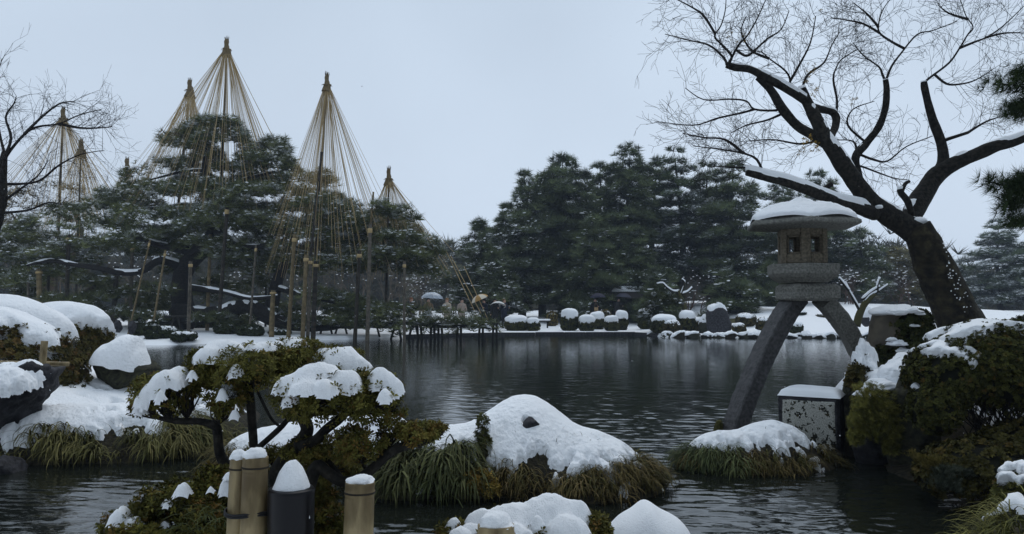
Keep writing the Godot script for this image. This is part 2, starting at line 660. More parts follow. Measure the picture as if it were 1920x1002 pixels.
func _ready() -> void:
	rng.seed = 7
	nz.seed = 3
	nz.frequency = 0.01
	nz.fractal_octaves = 3
	nz2.seed = 9
	nz2.frequency = 0.02

	# camera, sky, sun, air
	var cam := Camera3D.new()
	cam.name = "camera"
	cam.keep_aspect = Camera3D.KEEP_HEIGHT
	cam.fov = rad_to_deg(2.0 * atan(501.0 / F))
	cam.near = 0.05
	cam.far = 900.0
	cam.position = Vector3(0, EYE, 0)
	cam.rotation.x = tilt
	add_child(cam)
	cam.current = true

	var env := Environment.new()
	var sky := Sky.new()
	var sm := ProceduralSkyMaterial.new()
	sm.sky_top_color = Color(0.475, 0.57, 0.69).linear_to_srgb()
	sm.sky_horizon_color = Color(0.545, 0.635, 0.755).linear_to_srgb()
	sm.sky_curve = 0.25
	sm.ground_horizon_color = Color(0.45, 0.52, 0.62).linear_to_srgb()
	sm.ground_bottom_color = Color(0.25, 0.28, 0.32).linear_to_srgb()
	sm.sun_angle_max = 1.0
	# barely visible structure in the cloud layer
	var cn := FastNoiseLite.new()
	cn.seed = 12
	cn.frequency = 0.006
	cn.fractal_octaves = 4
	var cg := Gradient.new()
	cg.offsets = PackedFloat32Array([0.2, 0.85])
	cg.colors = PackedColorArray([Color(0.9, 0.95, 1.0, 0.0), Color(0.9, 0.95, 1.0, 0.10)])
	var ct := NoiseTexture2D.new()
	ct.width = 1024; ct.height = 512
	ct.seamless = true
	ct.noise = cn
	ct.color_ramp = cg
	sm.sky_cover = ct
	sky.sky_material = sm
	env.background_mode = Environment.BG_SKY
	env.sky = sky
	env.tonemap_mode = Environment.TONE_MAPPER_LINEAR
	env.tonemap_exposure = 1.11
	env.ssao_enabled = true
	env.ssil_enabled = true
	env.sdfgi_enabled = true
	env.fog_enabled = true
	env.fog_density = 0.0010
	env.fog_light_color = Color(0.58, 0.68, 0.82).linear_to_srgb()
	var we := WorldEnvironment.new()
	we.name = "world_environment"
	we.environment = env
	add_child(we)

	var sun := DirectionalLight3D.new()
	sun.name = "overcast_sun"
	sun.light_energy = 0.22
	sun.light_angular_distance = 40.0
	sun.light_color = Color(1.0, 0.97, 0.93)
	sun.shadow_enabled = true
	sun.sky_mode = DirectionalLight3D.SKY_MODE_LIGHT_ONLY
	sun.rotation_degrees = Vector3(-62, 160, 0)
	add_child(sun)

	make_materials()
	make_stock()
	build_ground()
	build_unseen_grove()
	build_water()
	build_distant_woods()
	build_conifers()
	build_far_shore()
	build_big_pine()
	build_rope_tents()
	build_left_tree()
	build_left_bank()
	build_lantern()
	build_maple()
	build_right_bank()
	build_islands()
	build_foreground()
	build_people()
	build_flakes()


func make_stock() -> void:
	T.tuft = needle_mesh(13, 1.0, 0.075, 0.55, M.needle, 11)
	T.tuft_fine = needle_mesh(26, 1.0, 0.035, 0.5, M.needle, 12)
	T.spray = spray_mesh(22, 1.0, 0.05, M.needle, 13)
	T.leaves = leaf_mesh(7, 1.0, 0.36, M.leaf, 14)
	T.leaves_b = leaf_mesh(6, 1.0, 0.42, M.leaf, 15)
	T.box_leaf = leaf_mesh(9, 1.0, 0.5, M.leaf, 16)
	T.blade = blade_mesh(M.blade, 2.6, 0.03)
	T.blade_up = blade_mesh(M.blade, 1.3, 0.022)
	T.blade_hang = blade_mesh(M.blade, 3.3, 0.035)
	T.lump = snow_lump(3)


# ---------------------------------------------------------------- setting

func shore_z(x: float) -> float:
	var pts := [[-80.0, -27.0], [-20.0, -28.5], [-13.6, -28.8], [-8.5, -33.0], [-4.7, -36.8], [-0.3, -39.6], [6.9, -40.0], [7.6, -36.4], [17.5, -35.6], [26.0, -32.0], [80.0, -20.0]]
	for i in pts.size() - 1:
		if x < pts[i + 1][0]:
			return lerpf(pts[i][1], pts[i + 1][1], clampf((x - pts[i][0]) / (pts[i + 1][0] - pts[i][0]), 0, 1))
	return -20.0


func ground_h(x: float, z: float) -> float:
	var b := shore_z(x) - z
	if x < -4.7 or x > 7.3:
		b += nz.get_noise_2d(x * 22.0, z * 22.0) * 0.7
	var near := minf(z + 2.7, 4.0)
	if near > 0.0:
		return minf(0.25, near * 0.6) + 0.03 * nz.get_noise_2d(x * 40.0, z * 40.0)
	if b < 0.0:
		return maxf(-0.5, b * 0.5) - 0.02
	var h := minf(0.15, b * 1.2) + clampf(b - 2.0, 0.0, 30.0) * 0.028
	var hill := smoothstep(9.5, 15.0, x) * (1.0 - smoothstep(24.0, 40.0, x))
	h += hill * smoothstep(1.0, 12.0, b) * 1.0
	h += 0.08 * nz.get_noise_2d(x * 12.0, z * 12.0) * smoothstep(0.5, 3.0, b)
	return h


func steps(list: Array) -> PackedFloat32Array:   # [[from, to, step], ...]
	var out := PackedFloat32Array()
	for s in list:
		var v: float = s[0]
		while v < s[1] - 1e-4:
			out.append(v)
			v += s[2]
	out.append(list[-1][1])
	return out


func build_ground() -> void:
	var xs := steps([[-400.0, -60.0, 34.0], [-60.0, -28.0, 3.0], [-28.0, 28.0, 0.6], [28.0, 60.0, 3.0], [60.0, 400.0, 34.0]])
	var zs := steps([[-500.0, -120.0, 38.0], [-120.0, -60.0, 5.0], [-60.0, -46.0, 1.0], [-46.0, -26.0, 0.35], [-26.0, -6.0, 2.0], [-6.0, 3.0, 0.5], [3.0, 60.0, 10.0]])
	var mb := MB.new()
	for z in zs:
		for x in xs:
			mb.v.append(Vector3(x, ground_h(x, z), z))
	var w := xs.size()
	for j in zs.size() - 1:
		for i in w - 1:
			var a := j * w + i
			mb.tri(a, a + 1, a + w + 1)
			mb.tri(a, a + w + 1, a + w)
	tag(put("snowy_ground", mb, M.snow), "", "", "", "structure")
	# stone kerb of the far bank
	var k := Node3D.new()
	k.name = "stone_kerb"
	add_child(k)
	tag(k, "", "", "", "structure")
	rng.seed = 21
	var x := -5.2
	while x < 7.3:
		var l := rr(1.1, 1.7)
		var x2 := minf(x + l - 0.03, 7.35)
		var za := shore_z(x) + 0.1
		var zb := shore_z(x2) + 0.1
		var a := Vector3(x, -0.01, za)
		var b := Vector3(x2, -0.01, zb)
		var t := Transform3D(Basis(Vector3.UP, -atan2(zb - za, x2 - x)), (a + b) * 0.5 + Vector3(0, rr(-0.01, 0.01), 0))
		var s := MB.new()
		box(s, t, Vector3(a.distance_to(b), 0.3, 0.3), 0.02)
		put("kerb_stone", s, M.rock, k, true)
		x += l


func build_water() -> void:
	var n := FastNoiseLite.new()
	n.seed = 5
	n.frequency = 0.012
	n.fractal_octaves = 4
	n.fractal_gain = 0.55
	n.domain_warp_enabled = true
	n.domain_warp_amplitude = 18.0
	n.domain_warp_frequency = 0.01
	var t := NoiseTexture2D.new()
	t.width = 1024; t.height = 1024
	t.seamless = true
	t.as_normal_map = true
	t.bump_strength = 7.0
	t.noise = n
	var m := StandardMaterial3D.new()
	m.resource_name = "water"
	m.albedo_color = Color(0.010, 0.012, 0.009).linear_to_srgb()
	m.roughness = 0.04
	m.metallic_specular = 0.5
	m.normal_enabled = true
	m.normal_texture = t
	m.normal_scale = 0.14
	M.water = m
	# a sheet whose cells grow with distance, with slow swells and patches of breeze in the near part
	var mb := MB.new()
	var zs := PackedFloat32Array()
	var d := 2.3
	while d < 75.0:
		zs.append(d)
		d += maxf(0.022, d * 0.0045) if d < 24.0 else d * 0.06
	var cols := 400
	for j in zs.size():
		for i in cols + 1:
			var f := (float(i) / cols - 0.5) * 2.0
			var x := f * (1.2 + zs[j] * 1.0)
			var z := -zs[j]
			var y := 0.0
			if zs[j] < 26.0:
				var patch := smoothstep(-0.25, 0.35, nz.get_noise_2d(x * 9.0 + 40.0, z * 5.0))
				var fade := (1.0 - smoothstep(9.0, 26.0, zs[j])) * (0.15 + 0.85 * patch)
				y = fade * (0.0100 * nz.get_noise_2d(x * 260.0, z * 760.0) + 0.0022 * nz2.get_noise_2d(x * 420.0, z * 1000.0) + 0.006 * nz2.get_noise_2d(x * 40.0, z * 110.0))
			mb.v.append(Vector3(x, y, z))
			mb.uv.append(Vector2(x / 3.4, z / 1.7))
	for j in zs.size() - 1:
		for i in cols:
			var a := (j + 1) * (cols + 1) + i
			var b := j * (cols + 1) + i
			mb.tri(a, a + 1, b + 1)
			mb.tri(a, b + 1, b)
	var o := put("pond_water", mb, m)
	tag(o, "", "", "", "structure")


# ---------------------------------------------------------------- lantern

func hexagon(c: Vector3, r: float, y: float, turn: float, wobble := 0.0) -> PackedVector3Array:
	var out := PackedVector3Array()
	for i in 6:
		var a := turn + TAU * i / 6.0
		out.append(Vector3(c.x + cos(a) * r * (1.0 + wobble * sin(i * 2.3)), y, c.z + sin(a) * r))
	return out


func hex_stack(mb: MB, c: Vector3, turn: float, rings: Array) -> void:   # [[radius, y], ...] from the bottom up
	for i in rings.size() - 1:
		var lo := hexagon(c, rings[i][0], rings[i][1], turn)
		var hi := hexagon(c, rings[i + 1][0], rings[i + 1][1], turn)
		for k in 6:
			var j := (k + 1) % 6
			mb.quad(lo[k], hi[k], hi[j], lo[j])
	var b := hexagon(c, rings[0][0], rings[0][1], turn)
	var t := hexagon(c, rings[-1][0], rings[-1][1], turn)
	for i in range(1, 5):
		mb.face(t[0], t[i], t[i + 1])
		mb.face(b[0], b[i + 1], b[i])


func curved_leg(pts: PackedVector3Array, wide: Array, deep: Array, side: Vector3) -> MB:   # a squared stone leg swept along a curve
	var mb := MB.new()
	var line := spline(pts, 9)
	var ws := spread(wide, 9)
	var ds := spread(deep, 9)
	var rings: Array[PackedVector3Array] = []
	for i in line.size():
		var t := (line[mini(i + 1, line.size() - 1)] - line[maxi(i - 1, 0)]).normalized()
		var z := (side - t * side.dot(t)).normalized()
		var x := z.cross(t).normalized()
		var hw := ws[i] * 0.5
		var hd := ds[i] * 0.5
		var bv := 0.014
		var ring := PackedVector3Array()
		for q in [[-hw, -hd + bv], [-hw, hd - bv], [-hw + bv, hd], [hw - bv, hd], [hw, hd - bv], [hw, -hd + bv], [hw - bv, -hd], [-hw + bv, -hd]]:
			var w: Vector3 = line[i] + x * q[0] + z * q[1]
			ring.append(w + Vector3(nz.get_noise_3d(w.x * 900.0, w.y * 900.0, w.z * 900.0), 0, nz.get_noise_3d(w.z * 900.0, w.x * 900.0, w.y * 900.0)) * 0.010)
		rings.append(ring)
	for i in rings.size() - 1:
		for k in 8:
			var j := (k + 1) % 8
			mb.quad(rings[i][k], rings[i][j], rings[i + 1][j], rings[i + 1][k])
	var e := rings[-1]
	var s := rings[0]
	for i in range(1, 7):
		mb.face(e[0], e[i], e[i + 1])
		mb.face(s[0], s[i + 1], s[i])
	return mb


func build_lantern() -> void:
	var D := 8.4
	var c := P(1505, 500, D)
	var yy := func(py: float) -> float: return P(1505, py, D).y
	var o := thing("stone_lantern", "tall two-legged stone lantern with snow on its broad hexagonal roof, standing in the pond", "stone lantern", Vector3(c.x, 0, c.z))
	var turn := deg_to_rad(-30.0 + 12.0)
	var s := S(1, D)
	# roof: a wide thin hexagonal cap, hollowed a little underneath
	var roof := MB.new()
	var rc := Vector3(c.x, 0, c.z)
	var R := 108 * s
	hex_stack(roof, rc, turn, [[50 * s, yy.call(432)], [R * 0.965, yy.call(427.5)], [R * 0.99, yy.call(426)], [R, yy.call(424)], [R * 0.99, yy.call(419.5)], [R * 0.80, yy.call(409)], [R * 0.45, yy.call(398)], [R * 0.16, yy.call(394)]])
	put("roof", roof, M.granite, o, true)
	# snow on the roof
	var sn := MB.new()
	var N := 30
	var K := 110
	for i in N + 1:
		var f := float(i) / N
		for k in K:
			var a := TAU * k / K
			var m := fposmod(a - turn, TAU / 6.0) - TAU / 12.0
			var hexr := R * cos(TAU / 12.0) / cos(m)
			var edge := 0.95 + 0.05 * nz.get_noise_2d(cos(a) * 60.0, sin(a) * 60.0)
			var r := lerpf(hexr, R * 0.95, 0.35) * edge * sin(f * PI * 0.5)
			var q := r / R
			var base: float = lerpf(yy.call(393), yy.call(423), pow(q, 2.4))
			var th := 0.06 * pow(maxf(0.0, 1.0 - pow(f, 5.0)), 0.5)
			th += 0.058 * exp(-pow(q / 0.20, 4.0)) + 0.02 * exp(-pow((q - 0.5) / 0.25, 2.0))
			th *= 1.0 + 0.22 * nz.get_noise_3d(cos(a) * r * 500.0, 7.0, sin(a) * r * 500.0) + 0.22 * nz.get_noise_3d(cos(a) * r * 1500.0, 3.0, sin(a) * r * 1500.0)
			sn.v.append(Vector3(c.x + cos(a) * r, base + th + 0.003, c.z + sin(a) * r))
	for i in N:
		for k in K:
			var a2 := i * K + k
			var b2 := i * K + (k + 1) % K
			sn.tri(a2, b2, b2 + K)
			sn.tri(a2, b2 + K, a2 + K)
	put("roof_snow", sn, M.snow_fine, o)
	# light chamber: six corner posts, sill and lintel, open windows
	var r1 := 47.0 * s
	var y0: float = yy.call(495.5)
	var y1: float = yy.call(431)
	var ch := MB.new()
	var hx := hexagon(rc, r1, y0, turn)
	var win := []
	for k in 6:
		var a := hx[k]
		var b := hx[(k + 1) % 6]
		var u := (b - a)
		var n := Vector3(a.x + b.x - 2 * rc.x, 0, a.z + b.z - 2 * rc.z).normalized()
		var th := 0.055
		var hh := y1 - y0
		var l := u.length()
		u = u / l
		var frame := func(f0: float, f1: float, g0: float, g1: float, depth: float, into: MB) -> void:
			var ce := a + u * l * (f0 + f1) * 0.5 + Vector3(0, hh * (g0 + g1) * 0.5, 0) - n * th * 0.5
			box(into, Transform3D(Basis(u, Vector3.UP, u.cross(Vector3.UP)), ce), Vector3(l * (f1 - f0), hh * (g1 - g0), depth), 0.008)
		frame.call(0.0, 0.22, 0.0, 1.0, th, ch)
		frame.call(0.78, 1.0, 0.0, 1.0, th, ch)
		frame.call(0.22, 0.78, 0.0, 0.27, th - 0.006, ch)
		frame.call(0.22, 0.78, 0.80, 1.0, th - 0.006, ch)
		var wm := MB.new()
		for e in [[0.23, 0.28, 0.275, 0.795], [0.72, 0.77, 0.275, 0.795], [0.28, 0.72, 0.275, 0.32], [0.28, 0.72, 0.75, 0.795]]:
			frame.call(e[0], e[1], e[2], e[3], th - 0.03, wm)
		win.append(wm)
	var chamber := put("light_chamber", ch, M.granite_warm, o, true)
	for w in win:
		put("window_frame", w, M.granite_warm, chamber, true)
	var pl := MB.new()
	hex_stack(pl, rc, turn, [[46 * s, yy.call(531)], [62 * s, yy.call(521)], [67.5 * s, yy.call(515)], [68 * s, yy.call(514)], [68 * s, yy.call(497.5)], [67 * s, yy.call(496.5)]])
	put("platform", pl, M.granite, o, true)
	# neck block that carries the legs
	var nk := MB.new()
	var nb := Basis(Vector3.UP, deg_to_rad(10.0))
	box(nk, Transform3D(nb, Vector3(c.x + 8 * s, (yy.call(533) + yy.call(565)) * 0.5, c.z)), Vector3(92 * s, 32 * s, 80 * s), 0.035)
	put("neck_block", nk, M.granite, o, true)
	var nl := MB.new()
	box(nl, Transform3D(nb, Vector3(c.x - 10 * s, yy.call(556), c.z + 0.06)), Vector3(60 * s, 14 * s, 74 * s), 0.015)
	put("neck_shoulder", nl, M.granite, o, true)
	# legs
	var side := Vector3(0.30, 0.0, 1.0).normalized()
	var la := PL([[1494, 560, 0.05], [1472, 590, -0.05], [1440, 648, -0.2], [1411, 712, -0.35], [1388, 772, -0.45], [1371, 826, -0.5], [1366, 848, -0.5]], D)
	var lg := curved_leg(la, [0.17, 0.175, 0.175, 0.17, 0.165, 0.16, 0.16], [0.24, 0.24, 0.24, 0.24, 0.24, 0.24, 0.24], side)
	put("leg", lg, M.granite_wet, o, true)
	var lb := PL([[1543, 562, 0.0], [1569, 592, 0.08], [1596, 632, 0.2], [1620, 680, 0.3], [1634, 715, 0.35]], D)
	put("leg", curved_leg(lb, [0.18, 0.18, 0.18, 0.18, 0.18], [0.24, 0.24, 0.24, 0.24, 0.24], Vector3(-0.15, 0, 1).normalized()), M.granite, o, true)
	var ms := MB.new()
	ball(ms, P(1349, 806, 8.0), Vector3(0.065, 0.10, 0.07), 12, 16, blob_shape(4, 0.5))
	put("moss_tuft", ms, M.moss, o)



# unseen evergreens, out of view behind the viewer, placed to shade the near shore
func build_unseen_grove() -> void:
	rng.seed = 41
	for i in 7:
		var x: float = [-9.0, -5.0, -1.5, 2.6, 6.5, 10.5, 13.0][i]
		var z: float = [4.0, 6.5, 4.5, 6.0, 4.0, 1.5, -3.0][i]
		var b := Vector3(x, 0.2, z)
		var t := thing("unseen_evergreen", "unseen evergreen shading the near shore, of the grove behind the viewer, " + ["far left", "second from the left", "third from the left", "middle", "third from the right", "second from the right", "beside the right bank"][i], "tree", b, "grove behind the viewer")
		var tr := MB.new()
		limb(tr, PackedVector3Array([b, b + Vector3(0.1, 3, 0), b + Vector3(0, 6, 0.2), b + Vector3(0.1, 9, 0)]), [0.25, 0.2, 0.14, 0.04], 10)
		put("trunk", tr, M.bark_pine, t)
		var sc := Scat.new()
		var sn := Scat.new()
		for k in 15:
			var a := rr(0, TAU)
			var r := rr(0.6, 2.4)
			cushion(sc, sn, b + Vector3(cos(a) * r, rr(2.6, 8.6), sin(a) * r * 0.8), Vector3(1.3, 0.5, 1.3), 60, 0.7, Color(0.012, 0.018, 0.012), Color(0.03, 0.04, 0.024), 0.15)
		var c := copies_of("crown", T.tuft, sc, t)
		copies_of("snow", T.lump, sn, c)


# ---------------------------------------------------------------- far vegetation

func on_ground(px: float, d: float) -> Vector3:
	var p := P(px, 575, d)
	return Vector3(p.x, ground_h(p.x, p.z), p.z)


func build_distant_woods() -> void:
	rng.seed = 31
	# a wooded rise that closes the garden
	var ridge := field(-180.0, 180.0, -150.0, -98.0, 240, 20, func(x: float, z: float) -> float:
		var top := 5.6 + 1.6 * nz.get_noise_2d(x * 9.0, 3.0) + 3.2 * (1.0 - smoothstep(-8.0, -2.0, x)) + 2.2 * smoothstep(20.0, 34.0, x) * (1.0 - smoothstep(48.0, 56.0, x))
		return -0.5 + top * smoothstep(-98.0, -106.0, z) + 1.2 * nz.get_noise_2d(x * 70.0, z * 70.0), -5.0)
	tag(put("wooded_hillside", ridge, M.hillside), "", "", "", "structure")
	var sc := Scat.new()
	var sn := Scat.new()
	for i in 7500:
		var x := rr(-95, 95)
		var z := rr(-104, -90)
		var top := 6.2 + 2.6 * nz.get_noise_2d(x * 9.0, 3.0) + 1.5 * nz.get_noise_2d(x * 33.0, 8.0)
		top += 3.2 * (1.0 - smoothstep(-8.0, -2.0, x)) + 2.6 * smoothstep(20.0, 34.0, x) * (1.0 - smoothstep(48.0, 56.0, x))
		var y := 0.6 + top * pow(rng.randf(), 0.8)
		var g := tone(Color(0.016, 0.021, 0.017), Color(0.05, 0.045, 0.035))
		sc.add(Transform3D(turned(Vector3(rr(-0.4, 0.4), 1, rr(-0.4, 0.4)), rr(1.2, 2.3)), Vector3(x, y, z)), g)
		if rng.randf() < 0.02:
			sn.add(Transform3D(Basis.from_scale(Vector3(rr(0.2, 0.5), 0.06, 0.2)), Vector3(x, y + 0.4, z)))
	var o := copies_of("distant_woods", T.tuft, sc, self)
	copies_of("snow", T.lump, sn, o)


# an upright conifer: trunk, boughs in loose tiers, needles, snow
func conifer(label: String, px: float, d: float, top_py: float, half: float, o: Dictionary = {}) -> Node3D:
	var seed_v: int = o.get("seed", int(px))
	rng.seed = seed_v
	var b := on_ground(px, d)
	var H: float = P(px, top_py, d).y - b.y
	var R := S(half, d)
	var t := thing(o.get("name", "conifer_tree"), label, "tree", b, o.get("group", "conifers beyond the pond"))
	var tr := MB.new()
	var lean: float = o.get("lean", 0.0)
	var axis := func(f: float) -> Vector3: return b + Vector3(lean * f * f + 0.25 * sin(f * 5.0 + px), H * f, 0.2 * sin(f * 4.0))
	var pts := PackedVector3Array()
	for i in 9: pts.append(axis.call(i / 8.0 * 0.97))
	tube(tr, pts, PackedFloat32Array([H * 0.03, H * 0.025, H * 0.022, H * 0.02, H * 0.017, H * 0.013, H * 0.009, H * 0.005, 0.02]), 8, 0.15)
	var sc := Scat.new()
	var sn := Scat.new()
	var low: float = o.get("low", 0.12)
	var tiers: int = int(o.get("tiers", 15) * 1.12)
	var size: float = o.get("size", 0.75) * 0.74
	var ca: Color = o.get("ca", Color(0.016, 0.022, 0.015))
	var cb: Color = o.get("cb", Color(0.050, 0.060, 0.036))
	var snow: float = o.get("snow", 0.06)
	var fill: float = o.get("fill", 1.0)
	var round_v: float = o.get("round", 0.65) * 0.9
	R *= 1.26
	var lumps := MB.new()
	for i in tiers:
		var f := lerpf(low, 0.97, (i + rr(-0.25, 0.25)) / (tiers - 1))
		var q := clampf((f - low) / (1.0 - low), 0.0, 1.0)
		var rad := R * pow(1.0 - q * 0.97, round_v) * (0.75 + 0.25 * smoothstep(0.0, 0.15, q)) * rr(0.82, 1.08)
		var arms := rng.randi_range(6, 9) if q < 0.85 else 5
		var a0 := rr(0, TAU)
		for k in arms:
			var a := a0 + TAU * k / arms + rr(-0.35, 0.35)
			var l := rad * rr(0.6, 1.12) * (1.0 + 0.5 * nz.get_noise_3d(cos(a) * 60.0 + px, f * 260.0, sin(a) * 60.0))
			if rng.randf() > fill: continue
			var s: Vector3 = axis.call(f)
			var dir := Vector3(cos(a), rr(-0.12, 0.22), sin(a))
			var e := s + dir * l
			rod(lumps, s, e, maxf(0.012 * l, 0.012), 0.008, 3)
			var bough_lift := rr(-0.10, 0.10)
			var bough_light_tone := rr(0.45, 1.6) * lerpf(0.8, 1.25, q)  # random tone, with light on the upper boughs painted in
			var bough_snow := pow(rng.randf(), 2.0) * 4.5
			var n := int(clampf(l * l * 9.0 * (0.75 / size), 10, 100))
			for m in n:
				var g := pow(rng.randf(), 0.62)
				var w := 0.32 * l * (0.35 + g * 0.8) * (1.0 if g < 0.8 else 0.7)
				var p := s + dir * l * lerpf(0.12, 1.03, g) + Vector3(-sin(a), 0, cos(a)) * rr(-w, w) + Vector3(0, rr(-0.26, 0.32) * size + bough_lift * g * l - 0.10 * l * g * g, 0)
				sc.add(Transform3D(turned(dir * 0.8 + Vector3(rr(-0.3, 0.3), 0.9, rr(-0.3, 0.3)), size * rr(0.55, 1.15)), p), (tone(ca, cb, 0.3) * bough_light_tone * lerpf(0.75, 1.35, g)).lerp(Color(0.5, 0.53, 0.56), rr(0.2, 0.5) if rng.randf() < snow * bough_snow * 0.5 else 0.0))  # tips painted lighter and insides darker, as light would fall
				if rng.randf() < snow * bough_snow:
					sn.add(Transform3D(Basis(Vector3.UP, a + rr(-0.5, 0.5)).scaled_local(Vector3(rr(0.12, 0.4), rr(0.03, 0.07), rr(0.08, 0.2)) * size), p + Vector3(0, size * 0.3, 0)))
	put("trunk", tr, o.get("bark", M.bark_pine), t)
	tag(put("boughs", lumps, M.bark_dark, t), "", "", "", "stuff")
	var cr := copies_of("crown", T.tuft, sc, t)
	if sn.xf.size() > 0: copies_of("snow", T.lump, sn, cr)
	return t


func bare_bush(label: String, cat: String, px: float, d: float, top_py: float, half: float, col: Color, sd: int, stems := 5, group := "") -> Node3D:
	rng.seed = sd
	var b := on_ground(px, d)
	var H: float = P(px, top_py, d).y - b.y
	var R := S(half, d)
	var t := thing("bare_tree", label, cat, b, group)
	var mb := MB.new()
	for i in stems:
		var a := rr(0, TAU)
		var dir := Vector3(cos(a) * R / H * rr(0.2, 0.9), 1.0, sin(a) * 0.5).normalized()
		twig(mb, b + Vector3(rr(-0.3, 0.3) * R, -0.05, rr(-0.3, 0.3)), dir, H * 0.48, 0.05, 4, 0.22, 0.06, 4, 3)
	for i in mb.v.size():
		mb.c.append(col)
	put("branches", mb, M.twig_far, t)
	var sn := Scat.new()
	for i in 45:
		var p := mb.v[rng.randi() % mb.v.size()]
		sn.add(Transform3D(Basis(Vector3.UP, rr(0, 3)).scaled_local(Vector3(rr(0.04, 0.15), 0.025, 0.05)), p + Vector3(0, 0.03, 0)))
	copies_of("snow", T.lump, sn, t)
	return t


func build_conifers() -> void:
	conifer("dense dark conifer with snowy tiers, lowest and leftmost of the clump over the far bank", 905, 50, 415, 52, {"snow": 0.16, "tiers": 13, "seed": 401})
	conifer("tall dark conifer with ragged left edge, second from the left of the far clump", 985, 54, 322, 62, {"tiers": 18, "seed": 402, "snow": 0.09})
	conifer("broad round-topped dark conifer in the middle of the far clump", 1062, 55, 288, 78, {"tiers": 20, "seed": 403, "round": 0.5, "size": 0.85, "snow": 0.03})
	conifer("tallest dark conifer of the far clump, right of its round-topped neighbour", 1178, 55, 270, 66, {"tiers": 20, "seed": 404, "round": 0.55, "snow": 0.04})
	conifer("low dark conifer filling the front of the far clump behind the clipped azaleas", 1110, 50, 410, 72, {"tiers": 14, "seed": 405, "snow": 0.05, "low": 0.08})
	conifer("open pine with snowy boughs and sky gaps, right of the tallest far conifer", 1275, 57, 278, 66, {"tiers": 14, "seed": 406, "snow": 0.2, "fill": 0.72, "round": 0.45, "name": "pine_tree", "low": 0.2, "ca": Color(0.016, 0.024, 0.016), "cb": Color(0.04, 0.05, 0.03)})
	conifer("snow-flecked pine directly left of the stone lantern's roof", 1378, 55, 300, 74, {"tiers": 15, "seed": 407, "snow": 0.16, "fill": 0.85, "round": 0.45, "name": "pine_tree"})
	conifer("dark pine behind the stone lantern's chamber", 1475, 54, 345, 62, {"tiers": 13, "seed": 408, "snow": 0.14, "fill": 0.85, "round": 0.5, "name": "pine_tree"})
	conifer("pine seen between the lantern roof and the leaning maple trunk", 1545, 58, 318, 55, {"tiers": 14, "seed": 409, "snow": 0.14, "fill": 0.8, "round": 0.5, "name": "pine_tree"})
	conifer("lower pine beneath the maple fork, flecked with snow", 1622, 56, 430, 52, {"tiers": 10, "seed": 410, "snow": 0.2, "fill": 0.8, "name": "pine_tree"})
	conifer("small conifer left of the maple trunk, brownish green", 1690, 60, 468, 50, {"tiers": 9, "seed": 411, "snow": 0.2, "ca": Color(0.03, 0.03, 0.018), "cb": Color(0.06, 0.052, 0.03)})
	conifer("bushy dark evergreen under the open pine at the water's edge", 1235, 47, 505, 48, {"tiers": 8, "seed": 412, "snow": 0.05, "low": 0.02, "name": "unseen_evergreen"})
	conifer("dark low evergreen behind the standing rock", 1375, 46, 520, 62, {"tiers": 8, "seed": 413, "snow": 0.09, "low": 0.02, "name": "unseen_evergreen"})
	conifer("dark low evergreen behind the lantern's legs", 1450, 50, 500, 50, {"tiers": 8, "seed": 414, "snow": 0.06, "low": 0.02, "name": "unseen_evergreen"})
	conifer("hazy pale pine with a forked top at the far right edge", 1875, 74, 412, 66, {"tiers": 13, "seed": 415, "snow": 0.34, "fill": 0.8, "round": 0.6, "name": "pine_tree", "ca": Color(0.02, 0.03, 0.022), "cb": Color(0.045, 0.055, 0.04), "group": "pines at the right edge"})
	conifer("hazy pine cut off by the right edge of the view", 1945, 70, 440, 62, {"tiers": 12, "seed": 416, "snow": 0.3, "fill": 0.85, "name": "pine_tree", "ca": Color(0.02, 0.03, 0.022), "cb": Color(0.045, 0.055, 0.04), "group": "pines at the right edge"})
	conifer("hazy small conifer just right of the leaning maple trunk", 1800, 82, 500, 40, {"tiers": 9, "seed": 417, "snow": 0.25, "group": "pines at the right edge"})
	conifer("grey hazy conifer between the big pine and the dark clump", 838, 84, 452, 34, {"tiers": 10, "seed": 418, "snow": 0.12, "round": 0.5, "ca": Color(0.03, 0.036, 0.03), "cb": Color(0.06, 0.06, 0.05)})
	conifer("grey hazy conifer behind the big pine's right-hand boughs", 795, 88, 478, 38, {"tiers": 9, "seed": 419, "snow": 0.12, "round": 0.5, "ca": Color(0.03, 0.036, 0.03), "cb": Color(0.06, 0.06, 0.05)})
	conifer("dark conifer filling the gap behind the two leftmost trees of the clump", 945, 57, 385, 52, {"tiers": 15, "seed": 421, "snow": 0.07})
	conifer("dark conifer at the back between the second tree and the round-topped one", 1022, 60, 322, 58, {"tiers": 17, "seed": 422, "snow": 0.05, "round": 0.55})
	conifer("dark conifer at the back between the round-topped tree and the tallest one", 1122, 60, 308, 60, {"tiers": 17, "seed": 423, "snow": 0.03, "round": 0.5})
	conifer("dark conifer at the back between the tallest tree and the open pine", 1228, 61, 300, 56, {"tiers": 16, "seed": 424, "snow": 0.08, "round": 0.5})
	conifer("snowy pine at the back between the open pine and the lantern", 1328, 60, 302, 56, {"tiers": 15, "seed": 425, "snow": 0.18, "round": 0.5, "fill": 0.85, "name": "pine_tree"})
	conifer("low dark conifer in front of the tallest far tree, behind the last azaleas", 1190, 51, 430, 60, {"tiers": 12, "seed": 426, "snow": 0.05, "low": 0.06})
	conifer("low snow-flecked conifer in front of the leftmost trees of the clump", 930, 48.5, 480, 46, {"tiers": 10, "seed": 427, "snow": 0.14, "low": 0.06})
	var br := Color(0.11, 0.088, 0.065)
